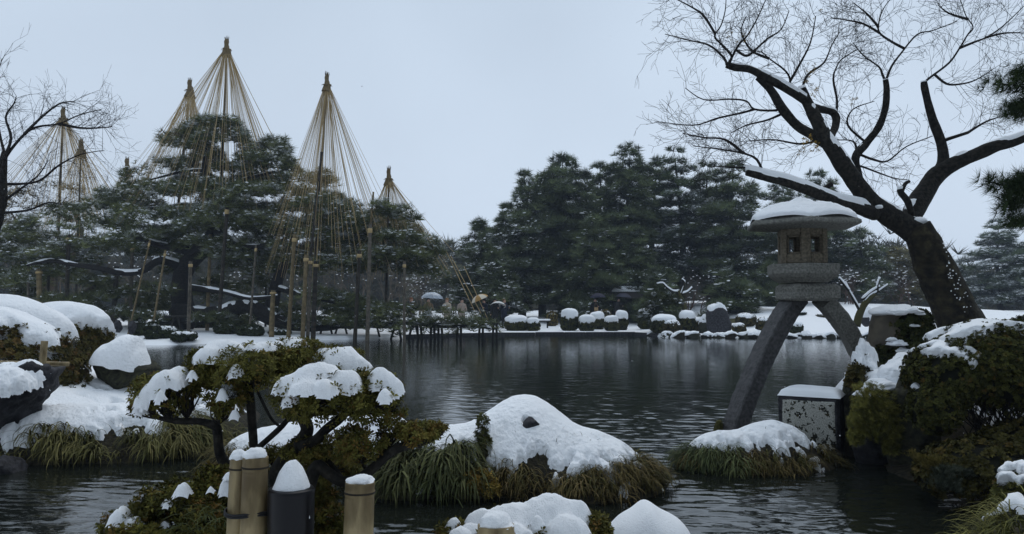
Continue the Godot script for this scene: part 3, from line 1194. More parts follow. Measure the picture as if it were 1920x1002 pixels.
	var spots := [[590, 62, 478, 60, "brown leafless tree behind the big pine's leaning second trunk"], [660, 64, 462, 62, "brown leafless tree behind the bound bamboo props"],
		[728, 62, 455, 60, "brown leafless tree behind the smallest rope tent's pole"], [800, 60, 500, 55, "brown leafless tree above the clear umbrella"],
		[850, 63, 520, 40, "brown leafless tree left of the dark conifer clump"], [470, 60, 500, 55, "brown leafless tree seen under the big pine's crown"],
		[130, 52, 330, 80, "brown leafless tree inside the left rope tents"], [50, 54, 360, 70, "brown leafless tree at the left edge behind the pond"],
		[1600, 52, 500, 50, "reddish brown leafless tree behind the lantern's right leg"], [1700, 55, 490, 60, "reddish brown leafless tree left of the maple trunk"], [1300, 50, 505, 60, "reddish brown leafless tree behind the small snowy maple"],
		[1440, 52, 515, 45, "reddish brown leafless tree behind the lantern's neck"], [250, 56, 470, 60, "brown leafless tree behind the big pine's left limbs"]]
	for i in spots.size():
		var s = spots[i]
		bare_bush(s[4], "tree", s[0], s[1], s[2], s[3], br.lerp(Color(0.09, 0.055, 0.046), 0.8 if s[0] > 1000 else 0.0), 600 + i, 6, "leafless trees round the pond")


# ---------------------------------------------------------------- far shore

func clipped(called: String, label: String, px: float, py_top: float, half: float, d: float, snow: float, col_a: Color, col_b: Color, tall := 1.0, group := "") -> Node3D:
	rng.seed = int(px * 3.0 + py_top)
	var b := on_ground(px, d)
	var H := P(px, py_top, d).y - b.y - snow * 0.8
	var R := S(half, d)
	var t := thing(called, label, "bush", b, group)
	var shade_core := MB.new()
	var sq := func(q: Vector3) -> float:
		var k := q.abs()
		return 1.0 / pow(pow(k.x, 2.5) + pow(k.y, 2.5) + pow(k.z, 2.5), 1.0 / 2.5) * (1.0 + 0.08 * nz.get_noise_3d(q.x * 90.0 + px * 9.0, q.y * 90.0, q.z * 90.0))
	ball(shade_core, b + Vector3(0, H * 0.5, 0), Vector3(R * 0.95, H * 0.52, R * 0.9), 20, 28, sq)
	put("twigs", shade_core, M.shade_core, t)  # solid dark ball in place of the shade inside the bush
	var sc := Scat.new()
	var n := int(clampf(R * R * 2600.0, 250, 1500))
	for i in n:
		var q := shade_core.v[rng.randi() % shade_core.v.size()]
		var nn := (q - b - Vector3(0, H * 0.5, 0)).normalized()
		sc.add(Transform3D(turned(nn + rv() * 0.4, rr(0.07, 0.12)), q + rv() * 0.03), tone(col_a, col_b))
	copies_of("foliage", T.box_leaf, sc, t)
	put("snow_cap", snow_on(shade_core, snow * rr(0.65, 1.0), rr(0.3, 0.5), 0.25, 1.0, 0.06), M.snow, t)
	return t


func stone(called: String, label: String, cat: String, c: Vector3, r: Vector3, sd: int, snow: float, mat: Material, group := "", thr := 0.4, rag := 0.4) -> Node3D:
	var t := thing(called, label, cat, c - Vector3(0, r.y, 0), group)
	var mb := MB.new()
	ball(mb, c, r, 26, 36, rock_shape(sd))
	put("stone", mb, mat, t)
	if snow > 0.0:
		put("snow", snow_on(mb, snow, thr, rag, 2.0 / maxf(r.x, 0.15), 0.01 + r.x * 0.01), M.snow, t)
	return t


func build_far_shore() -> void:
	var ga := Color(0.014, 0.016, 0.007)
	var gb := Color(0.040, 0.040, 0.014)
	var az := [[968, 593, 22, 41.6, "azalea mound with a lopsided snow cap, leftmost of the clipped row on the far kerb"], [1000, 596, 12, 41.2, "small clipped azalea second from the left on the far kerb"],
		[1068, 584, 17, 41.6, "tallest clipped azalea on the far kerb under a round snow cap"], [1101, 593, 16, 41.2, "clipped azalea just right of the tallest one, close to the kerb"], [1119, 588, 15, 43.0, "clipped azalea set back behind its neighbours in the kerb row"],
		[1147, 594, 14, 41.2, "clipped azalea near the kerb, left one of the last pair"], [1165, 587, 13, 42.6, "clipped azalea behind the last pair on the far kerb"], [1210, 582, 14, 42.5, "taller clipped azalea beside the dark waterside pine shrub"]]
	for a in az:
		clipped("clipped_azalea", a[4], a[0], a[1], a[2], a[3], 0.26, ga, gb, 1.0, "clipped azaleas along the far kerb")
	clipped("clipped_azalea", "flat-topped clipped azalea left of the standing rock on the right shore", 1288, 586, 17, 38.5, 0.22, ga, gb)
	clipped("clipped_azalea", "small dark clipped bush seen through the lantern's legs", 1489, 604, 15, 37.5, 0.12, Color(0.010, 0.013, 0.008), Color(0.022, 0.028, 0.014))
	clipped("clipped_azalea", "dark clipped bush half hidden behind the lantern's left leg", 1485, 585, 24, 44.0, 0.14, Color(0.010, 0.013, 0.008), Color(0.022, 0.028, 0.014))
	clipped("golden_bush", "low golden brown bush behind the clipped azalea row, right of the middle", 1136, 583, 11, 46.0, 0.0, Color(0.06, 0.045, 0.015), Color(0.10, 0.08, 0.03))
	clipped("golden_bush", "low golden brown bush behind the far snow slope, left of the tallest azalea", 1035, 586, 10, 46.0, 0.0, Color(0.06, 0.045, 0.015), Color(0.10, 0.08, 0.03))
	clipped("snowy_shrub", "loose snowy shrub overhanging the water where the kerb ends", 1245, 592, 26, 38.0, 0.12, ga, gb)
	var sr := thing("standing_rock", "tall dark standing rock with a ragged snow cap on the right shore", "rock", P(1347, 632, 37.6))
	var sm0 := MB.new()
	var facets := rock_shape(52, 16, 0.16)
	ball(sm0, P(1347, 604, 37.6), Vector3(0.56, 0.80, 0.46), 30, 40, func(q: Vector3) -> float:
		var k := q.abs()
		return 0.55 * facets.call(q) + 0.5 / pow(pow(k.x, 4.0) + pow(k.y, 4.0) + pow(k.z, 4.0), 0.25))
	for i in sm0.v.size():
		sm0.v[i].x -= 0.16 * (sm0.v[i].y - 0.7)
	put("stone", sm0, M.rock, sr)
	put("snow", snow_on(sm0, 0.13, 0.55, 0.3, 1.0, 0.02), M.snow, sr)
	stone("shore_rock", "low snow-covered boulder just left of the standing rock", "rock", P(1322, 610, 38.2), Vector3(0.36, 0.45, 0.4), 53, 0.1, M.rock_moss)
	stone("shore_rock", "white snow hump right of the lantern's right leg on the far slope", "rock", P(1622, 598, 36.5), Vector3(0.24, 0.42, 0.3), 54, 0.16, M.rock, "", -0.2, 0.1)
	for u in [[1398, 588, 18, 41.0, "dark shrub dusted with snow on the bare earth of the right slope"], [1432, 596, 14, 38.5, "small dark shrub left of the lantern's left leg on the right slope"], [1258, 600, 18, 37.6, "low snowy shrub at the water where the right shore begins"], [1306, 596, 14, 38.6, "small shrub between the flat-topped azalea and the standing rock"], [1385, 607, 12, 37.2, "tiny brown shrub at the foot of the standing rock"], [1548, 592, 16, 43.0, "small brown shrub on the snowy slope between the lantern's legs"], [1590, 606, 14, 38.0, "small dark shrub right of the lantern's right leg"]]:
		clipped("slope_shrub", u[4], u[0], u[1], u[2], u[3], 0.07, Color(0.016, 0.016, 0.008), Color(0.045, 0.038, 0.018), 1.0, "shrubs on the right slope")
	# rocks that edge the right shore
	rng.seed = 77
	var x := 7.2
	var k := 0
	while x < 19.0:
		var r := rr(0.22, 0.5)
		var z := shore_z(x) + rr(0.0, 0.3)
		var o := stone("edging_rock", ("%s shore rock, %s from the kerb's end along the right waterline" % ["low brown" if k % 2 == 0 else "mossy grey", ["first", "second", "third", "fourth", "fifth", "sixth", "seventh", "eighth", "ninth", "tenth", "eleventh", "twelfth", "thirteenth", "fourteenth", "fifteenth", "sixteenth", "seventeenth", "eighteenth", "nineteenth", "twentieth", "twenty-first", "twenty-second", "twenty-third", "twenty-fourth", "twenty-fifth", "twenty-sixth", "twenty-seventh", "twenty-eighth", "twenty-ninth", "thirtieth"][k]]), "rock", Vector3(x, 0.05, z), Vector3(r, rr(0.13, 0.26), r * 0.8), 80 + k, 0.06, M.soil if k % 2 == 0 else M.rock_moss, "rocks edging the right shore", 0.6, 0.6)
		x += r * rr(1.1, 1.7)
		k += 1
	# bare earth left under the trees on the right slope
	var em := field(10.0, 14.5, -46.0, -41.0, 30, 24, func(xx: float, zz: float) -> float:
		var q := Vector2((xx - 12.0) / 2.0, (zz + 43.5) / 2.0).length() + 0.5 * nz.get_noise_2d(xx * 50.0, zz * 50.0)
		return ground_h(xx, zz) + (0.05 if q < 0.8 else -0.1))
	tag(put("bare_earth", em, M.moss), "", "", "", "structure")
	# small snow-lined maple on the right shore
	var t := thing("small_maple", "little mossy maple with snow along its spread branches on the right shore", "tree", on_ground(1280, 39.5))
	var D := 39.5
	var tr := MB.new()
	limb(tr, PL([[1288, 596], [1283, 575], [1276, 558], [1272, 545]], D), [0.16, 0.13, 0.11, 0.07], 8)
	put("trunk", tr, M.moss, t)
	for pl in [[[1273, 548], [1262, 547], [1250, 539], [1243, 532], [1232, 533]], [[1276, 556], [1282, 540], [1284, 530], [1279, 524]], [[1278, 552], [1290, 548], [1298, 540]], [[1281, 566], [1272, 552], [1270, 548]]]:
		var bm := MB.new()
		limb(bm, PL(pl, D), [0.07, 0.055, 0.045, 0.035, 0.02].slice(0, pl.size()), 8)
		var br := put("branch", bm, M.bark_moss, t)
		put("snow", snow_on(bm, 0.05, 0.2, 0.2, 1.0, 0.01), M.snow, br)
	# a second one behind the stump
	var t2 := thing("small_maple", "small bare mossy tree with snow on its forks, behind the ivy-covered stump", "tree", on_ground(1612, 30))
	var tr2 := MB.new()
	limb(tr2, PL([[1606, 612], [1612, 590], [1622, 570], [1640, 552]], 30.0), [0.16, 0.14, 0.12, 0.08], 8)
	put("trunk", tr2, M.moss, t2)
	for pl in [[[1614, 586], [1600, 560], [1592, 545], [1586, 530]], [[1620, 572], [1630, 556], [1646, 548], [1665, 535]], [[1646, 548], [1646, 535], [1650, 522]], [[1618, 562], [1634, 548], [1650, 538]], [[1592, 545], [1580, 530], [1574, 522]]]:
		var bm := MB.new()
		limb(bm, PL(pl, 30.0), [0.06, 0.05, 0.035, 0.02].slice(0, pl.size()), 8)
		var br := put("branch", bm, M.bark_moss, t2)
		put("snow", snow_on(bm, 0.045, 0.2, 0.25, 1.0, 0.01), M.snow, br)
	# dark undergrowth under the big pine
	var ug := [[286, 606, 15, 31.0, "dark clipped shrub at the pond edge before the big pine, left one"], [312, 612, 20, 31.5, "low dark shrub right of the left-hand clipped shrub at the pond edge"], [345, 622, 22, 30.0, "flat dark shrub at the foot of the slender pale prop"],
		[262, 600, 12, 33.0, "small round dark shrub between the left hedges and the pine"], [425, 606, 22, 34.0, "dark low shrub under the great horizontal limb"], [470, 612, 24, 33.5, "dark low shrub left of the short thick prop"], [525, 618, 20, 34.5, "dark low shrub right of the short thick prop"],
		[610, 610, 24, 40.0, "dark low shrub behind the bamboo bundle"], [660, 606, 22, 41.0, "dark low shrub under the right-hand low limb"], [380, 600, 26, 40.0, "dark low shrub behind the trunk's foot"], [180, 590, 26, 40.0, "dark low shrub behind the leaning snowy trunk"], [720, 604, 22, 42.0, "dark low shrub at the left of the kerb"]]
	for u in ug:
		clipped("low_shrub", u[4], u[0], u[1], u[2], u[3], 0.05 if int(u[0]) % 3 == 0 else 0.0, Color(0.010, 0.014, 0.008), Color(0.026, 0.032, 0.016), 1.0, "undergrowth below the big pine")
	# leaning waterside pine shrub at the end of the kerb
	rng.seed = 78
	var c := thing("pine_shrub", "dark waterside pine shrub hanging over the end of the kerb", "tree", on_ground(1222, 41.0))
	var cm := MB.new()
	limb(cm, PL([[1240, 600], [1232, 585], [1225, 570], [1235, 555]], 40.0), [0.12, 0.1, 0.08, 0.04], 7)
	put("trunk", cm, M.bark_pine, c)
	var sc := Scat.new()
	var sn := Scat.new()
	for q in [[1240, 560, 26, 9], [1228, 578, 24, 9], [1222, 596, 24, 10], [1238, 612, 26, 10], [1258, 572, 20, 8]]:
		cushion(sc, sn, P(q[0], q[1], 39.6), Vector3(S(q[2], 39.6), S(q[3], 39.6), 0.6), 130, 0.34, Color(0.012, 0.017, 0.009), Color(0.03, 0.034, 0.014), 0.14)
	var cr := copies_of("crown", T.tuft, sc, c)
	copies_of("snow", T.lump, sn, cr)
	# tea house in the shade of the conifers
	var h := thing("tea_house", "small dark wooden tea house with snow on its roof, in the shade behind the azaleas", "hut", on_ground(1182, 49.0))
	var hb := on_ground(1182, 49.0)
	var wall := MB.new()
	box(wall, Transform3D(Basis(), hb + Vector3(0, 0.75, -0.5)), Vector3(2.5, 1.5, 1.8), 0.02)
	put("wall", wall, M.wood_dark, h, true)
	for q in [-1.2, -0.4, 0.4, 1.2]:
		var pm := MB.new()
		box(pm, Transform3D(Basis(), hb + Vector3(q, 0.8, 0.62)), Vector3(0.1, 1.6, 0.1), 0.01)
		put("post", pm, M.wood_dark, h, true)
	var rm := MB.new()
	var e := 1.75
	var y0 := hb.y + 1.55
	var f := [Vector3(hb.x - e, y0, hb.z + 1.1), Vector3(hb.x + e, y0, hb.z + 1.1), Vector3(hb.x + e, y0, hb.z - 1.7), Vector3(hb.x - e, y0, hb.z - 1.7)]
	var ra := Vector3(hb.x - 0.9, y0 + 0.75, hb.z - 0.3)
	var rb := Vector3(hb.x + 0.9, y0 + 0.75, hb.z - 0.3)
	rm.quad(f[0], ra, rb, f[1]); rm.face(f[1], rb, f[2]); rm.quad(f[2], rb, ra, f[3]); rm.face(f[3], ra, f[0])
	rm.quad(f[0], f[1], f[2], f[3])
	put("roof", rm, M.wood_dark, h, true)
	var rs := MB.new()
	var up := Vector3(0, 0.09, 0)
	rs.quad(f[0].lerp(ra, 0.6) + up, ra + up, rb + up, f[1].lerp(rb, 0.6) + up)
	rs.quad(f[0].lerp(ra, 0.6), f[0].lerp(ra, 0.6) + up, f[1].lerp(rb, 0.6) + up, f[1].lerp(rb, 0.6))
	put("roof_snow", rs, M.snow, h, true)
	# low bench tables in the snow behind the bank
	for q in [[985, 44.5, "long low snow-topped bench on the far bank behind the azaleas"], [1012, 44.0, "second low snow-topped bench, right of the long one"]]:
		var bb := on_ground(q[0], q[1])
		var bt := thing("bench", q[2], "bench", bb)
		for s in [-0.45, 0.45]:
			var lm := MB.new()
			box(lm, Transform3D(Basis(), bb + Vector3(s, 0.17, 0)), Vector3(0.08, 0.36, 0.3), 0.01)
			put("leg", lm, M.wood_dark, bt, true)
		var sm2 := MB.new()
		box(sm2, Transform3D(Basis(), bb + Vector3(0, 0.38, 0)), Vector3(1.3, 0.06, 0.42), 0.01)
		put("seat", sm2, M.wood_dark, bt, true)
		var ss := MB.new()
		box(ss, Transform3D(Basis(), bb + Vector3(0, 0.47, 0)), Vector3(1.26, 0.12, 0.4), 0.05)
		put("snow", ss, M.snow, bt)
	# slim path lantern under the big pine
	var lp := thing("garden_lamp", "slim dark post lamp under the big pine's crown", "lamp", on_ground(498, 40))
	var lb := on_ground(498, 40)
	var pm2 := MB.new()
	rod(pm2, lb, lb + Vector3(0, P(498, 520, 40).y - lb.y, 0), 0.06, 0.05, 8)
	put("post", pm2, M.wood_dark, lp)
	var hd := MB.new()
	var hy := P(498, 512, 40)
	box(hd, Transform3D(Basis(), hy), Vector3(0.3, 0.34, 0.3), 0.03)
	put("head", hd, M.wood_dark, lp, true)
	var hr := MB.new()
	hex_stack(hr, Vector3(hy.x, 0, hy.z), 0.2, [[0.3, hy.y + 0.17], [0.28, hy.y + 0.21], [0.05, hy.y + 0.32]])
	put("cap", hr, M.wood_dark, lp, true)


# ---------------------------------------------------------------- the big propped pine and its rope tents

func pine_pads(t: Node3D, list: Array, D: float, depth: float, ca: Color, cb: Color, snow: float, dens := 1.0, size := 0.44) -> void:
	for q in list:
		var dz: float = q[4] if q.size() > 4 else rr(-depth, depth)
		var d := D + dz
		var sc := Scat.new()
		var sn := Scat.new()
		var r := Vector3(S(q[2], d), S(q[3], d), S(q[2], d) * 0.8)
		var n := int(clampf(r.x * r.x * 78.0 * dens + r.x * r.y * 110.0 * dens, 90, 1200))
		var parts := 4 if q[2] > 34 else 2
		for k in parts:
			if rng.randf() < 0.10: continue
			var f := (k + 0.5) / parts * 2.0 - 1.0
			var o := Vector3(f * r.x * 0.72 + rr(-0.2, 0.2) * r.x, rr(-0.75, 0.75) * r.y - 0.25 * f * f * r.y, rr(-0.6, 0.6) * r.z)
			var rs := Vector3(r.x * rr(0.34, 0.5), r.y * rr(0.55, 0.85), r.z * 0.5)
			cushion(sc, sn, P(q[0], q[1], d) + o, rs, int(n * 1.25 / parts), size * 0.86, ca, cb, snow, 0.8)
		var p := copies_of("foliage_pad", T.tuft, sc, t)
		if sn.xf.size() > 0: copies_of("snow", T.lump, sn, p)


func pine_limb(t: Node3D, pl: Array, D: float, rad: Array, snow := 0.03, called := "limb", mat = null) -> void:
	var mb := MB.new()
	limb(mb, PL(pl, D), rad, 9, 0.2, 5)
	var o := put(called, mb, mat if mat else M.bark_pine, t)
	if snow > 0.0:
		put("snow", snow_on(mb, snow * 0.5, 0.84 if rad[0] < 0.3 else 0.95, 0.8, 1.1, 0.01), M.snow, o)


func build_big_pine() -> void:
	var D := 38.0
	rng.seed = 101
	var t := thing("pine_tree", "huge spreading pine propped on many poles, its snowy crown hung with rope tents", "tree", on_ground(350, D))
	pine_limb(t, [[325, 622], [345, 590], [338, 540], [352, 495], [385, 460], [402, 430], [398, 380], [385, 320], [388, 260]], D, [0.75, 0.6, 0.48, 0.46, 0.42, 0.36, 0.26, 0.18, 0.08], 0.0, "trunk")
	pine_limb(t, [[330, 585, -0.6], [380, 592, -1.2], [430, 583, -1.8], [465, 575, -2.2], [500, 592, -2.4], [530, 606, -2.4], [600, 614, -2.0], [660, 606, -1.5], [720, 608, -1.0]], D, [0.45, 0.42, 0.40, 0.36, 0.36, 0.3, 0.22, 0.18, 0.1], 0.09)
	pine_limb(t, [[338, 500], [300, 488, -1], [268, 508, -1.5], [225, 512, -2], [185, 503, -2.3], [140, 497, -2.3], [95, 489, -2.3], [50, 498, -2.3]], D, [0.26, 0.2, 0.16, 0.15, 0.14, 0.12, 0.1, 0.05], 0.07)
	pine_limb(t, [[350, 470], [310, 462, 1], [275, 452, 1], [240, 438, 1], [195, 450, 1], [150, 456, 1]], D, [0.24, 0.2, 0.17, 0.15, 0.13, 0.06], 0.06)
	pine_limb(t, [[400, 430], [430, 452, -1], [465, 463, -1.5], [510, 458, -1.5], [550, 440, -1.5]], D, [0.22, 0.17, 0.13, 0.1, 0.06], 0.03)
	pine_limb(t, [[450, 460, -1.4], [458, 478, -1.4], [476, 492, -1.4]], D, [0.1, 0.08, 0.05], 0.0)
	pine_limb(t, [[500, 600, -1], [512, 560, -1], [520, 525, -1], [540, 480, -1], [560, 430, -1], [590, 390, -1], [598, 360, -1]], D, [0.36, 0.32, 0.28, 0.22, 0.18, 0.12, 0.06], 0.03)
	pine_limb(t, [[545, 470, -1], [600, 482, -2], [650, 484, -2.4], [700, 488, -2.6], [740, 483, -2.6], [775, 488, -2.6], [808, 508, -2.6]], D, [0.16, 0.13, 0.11, 0.1, 0.09, 0.08, 0.04], 0.07)
	pine_limb(t, [[650, 484, -2.4], [690, 445, -2.2], [720, 430, -2], [750, 432, -2]], D, [0.09, 0.09, 0.07, 0.04], 0.05)
	pine_limb(t, [[520, 540, -1], [560, 552, -2], [610, 563, -2.5], [655, 573, -2.8], [690, 585, -3]], D, [0.16, 0.13, 0.11, 0.09, 0.05], 0.06)
	pine_limb(t, [[360, 540, -1], [420, 548, -2], [470, 560, -3], [520, 555, -3]], D, [0.16, 0.12, 0.1, 0.05], 0.05)
	pine_limb(t, [[392, 400], [350, 385, 1], [310, 390, 1], [240, 392, 1], [190, 390, 1]], D, [0.18, 0.13, 0.1, 0.08, 0.04], 0.04)
	pine_limb(t, [[395, 360], [430, 345, 0], [480, 330, 0], [540, 318, 0]], D, [0.14, 0.11, 0.08, 0.04], 0.03)
	pine_limb(t, [[386, 320], [350, 320, 0], [310, 330, 0], [270, 340, 0]], D, [0.11, 0.08, 0.06, 0.03], 0.03)
	pine_limb(t, [[330, 595, -0.5], [305, 602, -1.5], [275, 612, -2.5], [255, 605, -3]], D, [0.18, 0.12, 0.09, 0.04], 0.06)
	var ca := Color(0.026, 0.034, 0.020)
	var cb := Color(0.100, 0.112, 0.062)
	var sw := 0.30
	pine_pads(t, [[385, 228, 48, 18], [350, 246, 42, 18], [425, 248, 42, 20], [395, 262, 62, 20], [330, 268, 36, 18], [452, 268, 26, 16]], D, 1.0, ca, cb, sw)
	pine_pads(t, [[500, 282, 42, 18], [535, 300, 28, 18], [470, 300, 45, 20], [360, 300, 62, 22], [310, 312, 48, 18], [430, 308, 55, 22], [545, 322, 20, 14], [505, 322, 45, 18]], D, 1.6, ca, cb, sw)
	pine_pads(t, [[345, 338, 80, 20], [260, 340, 48, 16], [440, 345, 75, 22], [290, 362, 70, 18], [215, 372, 52, 15], [380, 368, 85, 20], [470, 368, 70, 20], [520, 350, 45, 18], [560, 372, 40, 18], [240, 392, 78, 15], [185, 396, 45, 13]], D, 2.2, ca, cb, sw)
	pine_pads(t, [[600, 346, 40, 20], [585, 368, 42, 20], [638, 378, 24, 12], [605, 392, 52, 20], [330, 402, 80, 18], [415, 402, 70, 20], [480, 402, 55, 18], [545, 402, 55, 18]], D, 1.8, ca, cb, sw)
	pine_pads(t, [[210, 418, 68, 15], [280, 424, 75, 16], [350, 432, 60, 18], [460, 424, 62, 16], [530, 430, 60, 18], [595, 430, 62, 20], [650, 424, 52, 18], [700, 414, 55, 18], [742, 412, 36, 16], [760, 430, 30, 14]], D, 2.0, ca, cb, sw)
	pine_pads(t, [[140, 425, 45, 12], [70, 430, 62, 14], [20, 446, 48, 15], [110, 455, 75, 16], [50, 470, 65, 16], [180, 452, 55, 14], [15, 500, 45, 18], [70, 510, 45, 12], [110, 484, 55, 12], [20, 525, 40, 14]], D - 1.0, 1.5, ca, cb, sw)
	pine_pads(t, [[500, 450, 45, 16], [560, 455, 60, 18], [620, 458, 65, 18], [680, 450, 60, 18], [735, 452, 48, 18], [775, 470, 34, 16], [800, 492, 24, 16], [760, 492, 40, 12], [600, 476, 60, 14], [680, 474, 55, 14]], D - 1.6, 1.2, ca, cb, sw)
	pine_pads(t, [[300, 470, 45, 14], [345, 478, 40, 18], [330, 510, 34, 16], [240, 470, 50, 12], [450, 500, 45, 18], [480, 528, 36, 14], [220, 540, 40, 12], [260, 560, 36, 12], [160, 530, 36, 10]], D + 1.5, 1.2, ca * 0.8, cb * 0.8, 0.1)  # inner pads painted darker for the shade inside the crown
	pine_pads(t, [[600, 545, 42, 12], [640, 560, 50, 12], [680, 575, 52, 13], [720, 585, 46, 14], [690, 596, 60, 14], [640, 585, 34, 10], [560, 560, 34, 10]], D - 3.0, 0.8, ca, cb, 0.14)
	pine_pads(t, [[700, 594, 52, 22], [750, 592, 52, 22], [795, 590, 48, 18], [835, 597, 48, 18], [872, 600, 46, 17], [908, 604, 42, 14], [938, 609, 30, 10], [740, 612, 46, 14], [785, 610, 44, 14], [830, 612, 44, 12], [880, 614, 40, 10], [660, 600, 40, 18]], D - 3.6, 0.6, ca, cb, 0.16, 1.7, 0.4)
	pine_pads(t, [[120, 400, 60, 14], [165, 470, 60, 16], [215, 455, 60, 16], [270, 450, 55, 16], [130, 505, 60, 14], [40, 540, 50, 14], [200, 520, 46, 12], [400, 455, 50, 18], [430, 475, 46, 16], [520, 470, 50, 18], [560, 490, 55, 16], [620, 440, 60, 20], [660, 400, 45, 18], [690, 435, 60, 20], [640, 495, 55, 14], [700, 500, 55, 13], [590, 510, 46, 13], [500, 505, 40, 14]], D + 0.5, 2.4, ca, cb, sw)
	pine_pads(t, [[150, 590, 60, 16], [230, 590, 50, 14], [290, 575, 46, 14], [410, 540, 46, 14], [440, 610, 46, 12], [540, 600, 44, 12], [370, 560, 40, 14], [580, 570, 44, 14], [480, 575, 44, 14], [70, 560, 50, 14]], D + 3.0, 1.5, ca * 0.7, cb * 0.7, 0.12)  # rear pads darkened to stand for shade under the crown
	pine_pads(t, [[270, 596, 44, 12], [400, 600, 50, 10], [450, 606, 40, 9], [560, 606, 46, 10], [620, 602, 50, 11], [200, 560, 50, 12], [120, 560, 50, 12], [300, 545, 36, 12], [520, 585, 40, 10]], D - 2.0, 1.0, ca * 0.7, cb * 0.7, 0.15)  # low pads darkened in place of shadow near the ground
	pine_pads(t, [[575, 440, 60, 16], [640, 440, 60, 16], [700, 462, 60, 15], [745, 440, 52, 15], [785, 458, 40, 14], [810, 480, 30, 14], [725, 478, 60, 12], [770, 505, 36, 12], [640, 472, 60, 12], [820, 505, 22, 12]], D - 2.0, 1.0, ca, cb, sw)
	pine_pads(t, [[600, 380, 48, 17], [640, 408, 58, 18], [700, 402, 48, 16], [742, 402, 44, 15], [560, 420, 58, 18], [620, 446, 66, 17], [692, 440, 64, 17], [762, 440, 42, 16], [800, 472, 32, 16], [742, 474, 62, 14], [655, 486, 62, 13]], D - 3.0, 0.8, ca, cb, sw, 0.8)
	pine_pads(t, [[345, 360, 78, 18], [450, 380, 76, 19], [288, 402, 68, 16], [400, 428, 76, 16], [220, 440, 66, 14], [120, 470, 66, 14], [490, 425, 54, 16]], D - 2.0, 0.8, ca, cb, sw, 0.8)
	# the limb under those low pads
	pine_limb(t, [[720, 608, -1], [770, 606, -3], [820, 612, -3.6], [870, 612, -3.7], [920, 616, -3.7]], D, [0.12, 0.1, 0.09, 0.08, 0.04], 0.06)
	# a second pine at the left, behind, brownish and loose
	var t2 := thing("pine_tree", "brownish snow-dusted pine under the left-hand rope tents, with a leaning snowy trunk", "tree", on_ground(60, 46))
	pine_limb(t2, [[35, 590], [75, 555], [105, 515], [140, 470], [150, 430], [135, 390]], 46.0, [0.42, 0.38, 0.36, 0.3, 0.2, 0.1], 0.08, "trunk", M.bark_tan)
	pine_limb(t2, [[105, 515], [70, 480], [40, 430], [20, 400]], 46.0, [0.2, 0.16, 0.1, 0.05], 0.05, "limb", M.bark_tan)
	pine_pads(t2, [[110, 360, 60, 18], [60, 385, 55, 18], [20, 370, 40, 18], [130, 395, 55, 16], [30, 410, 60, 16], [100, 420, 60, 14], [170, 372, 36, 12]], 46.0, 1.5, Color(0.04, 0.036, 0.022), Color(0.085, 0.07, 0.042), 0.2, 0.55, 0.42)
	# a leaning trunk with thick snow, left of the middle
	var t3 := thing("leaning_tree", "leaning brown trunk lined with thick snow at the left, behind the white mounds", "tree", on_ground(130, 40))
	pine_limb(t3, [[122, 590], [150, 560], [180, 535], [198, 515], [185, 500], [170, 470]], 40.0, [0.24, 0.22, 0.18, 0.14, 0.1, 0.05], 0.12, "trunk", M.bark_tan)
	props()


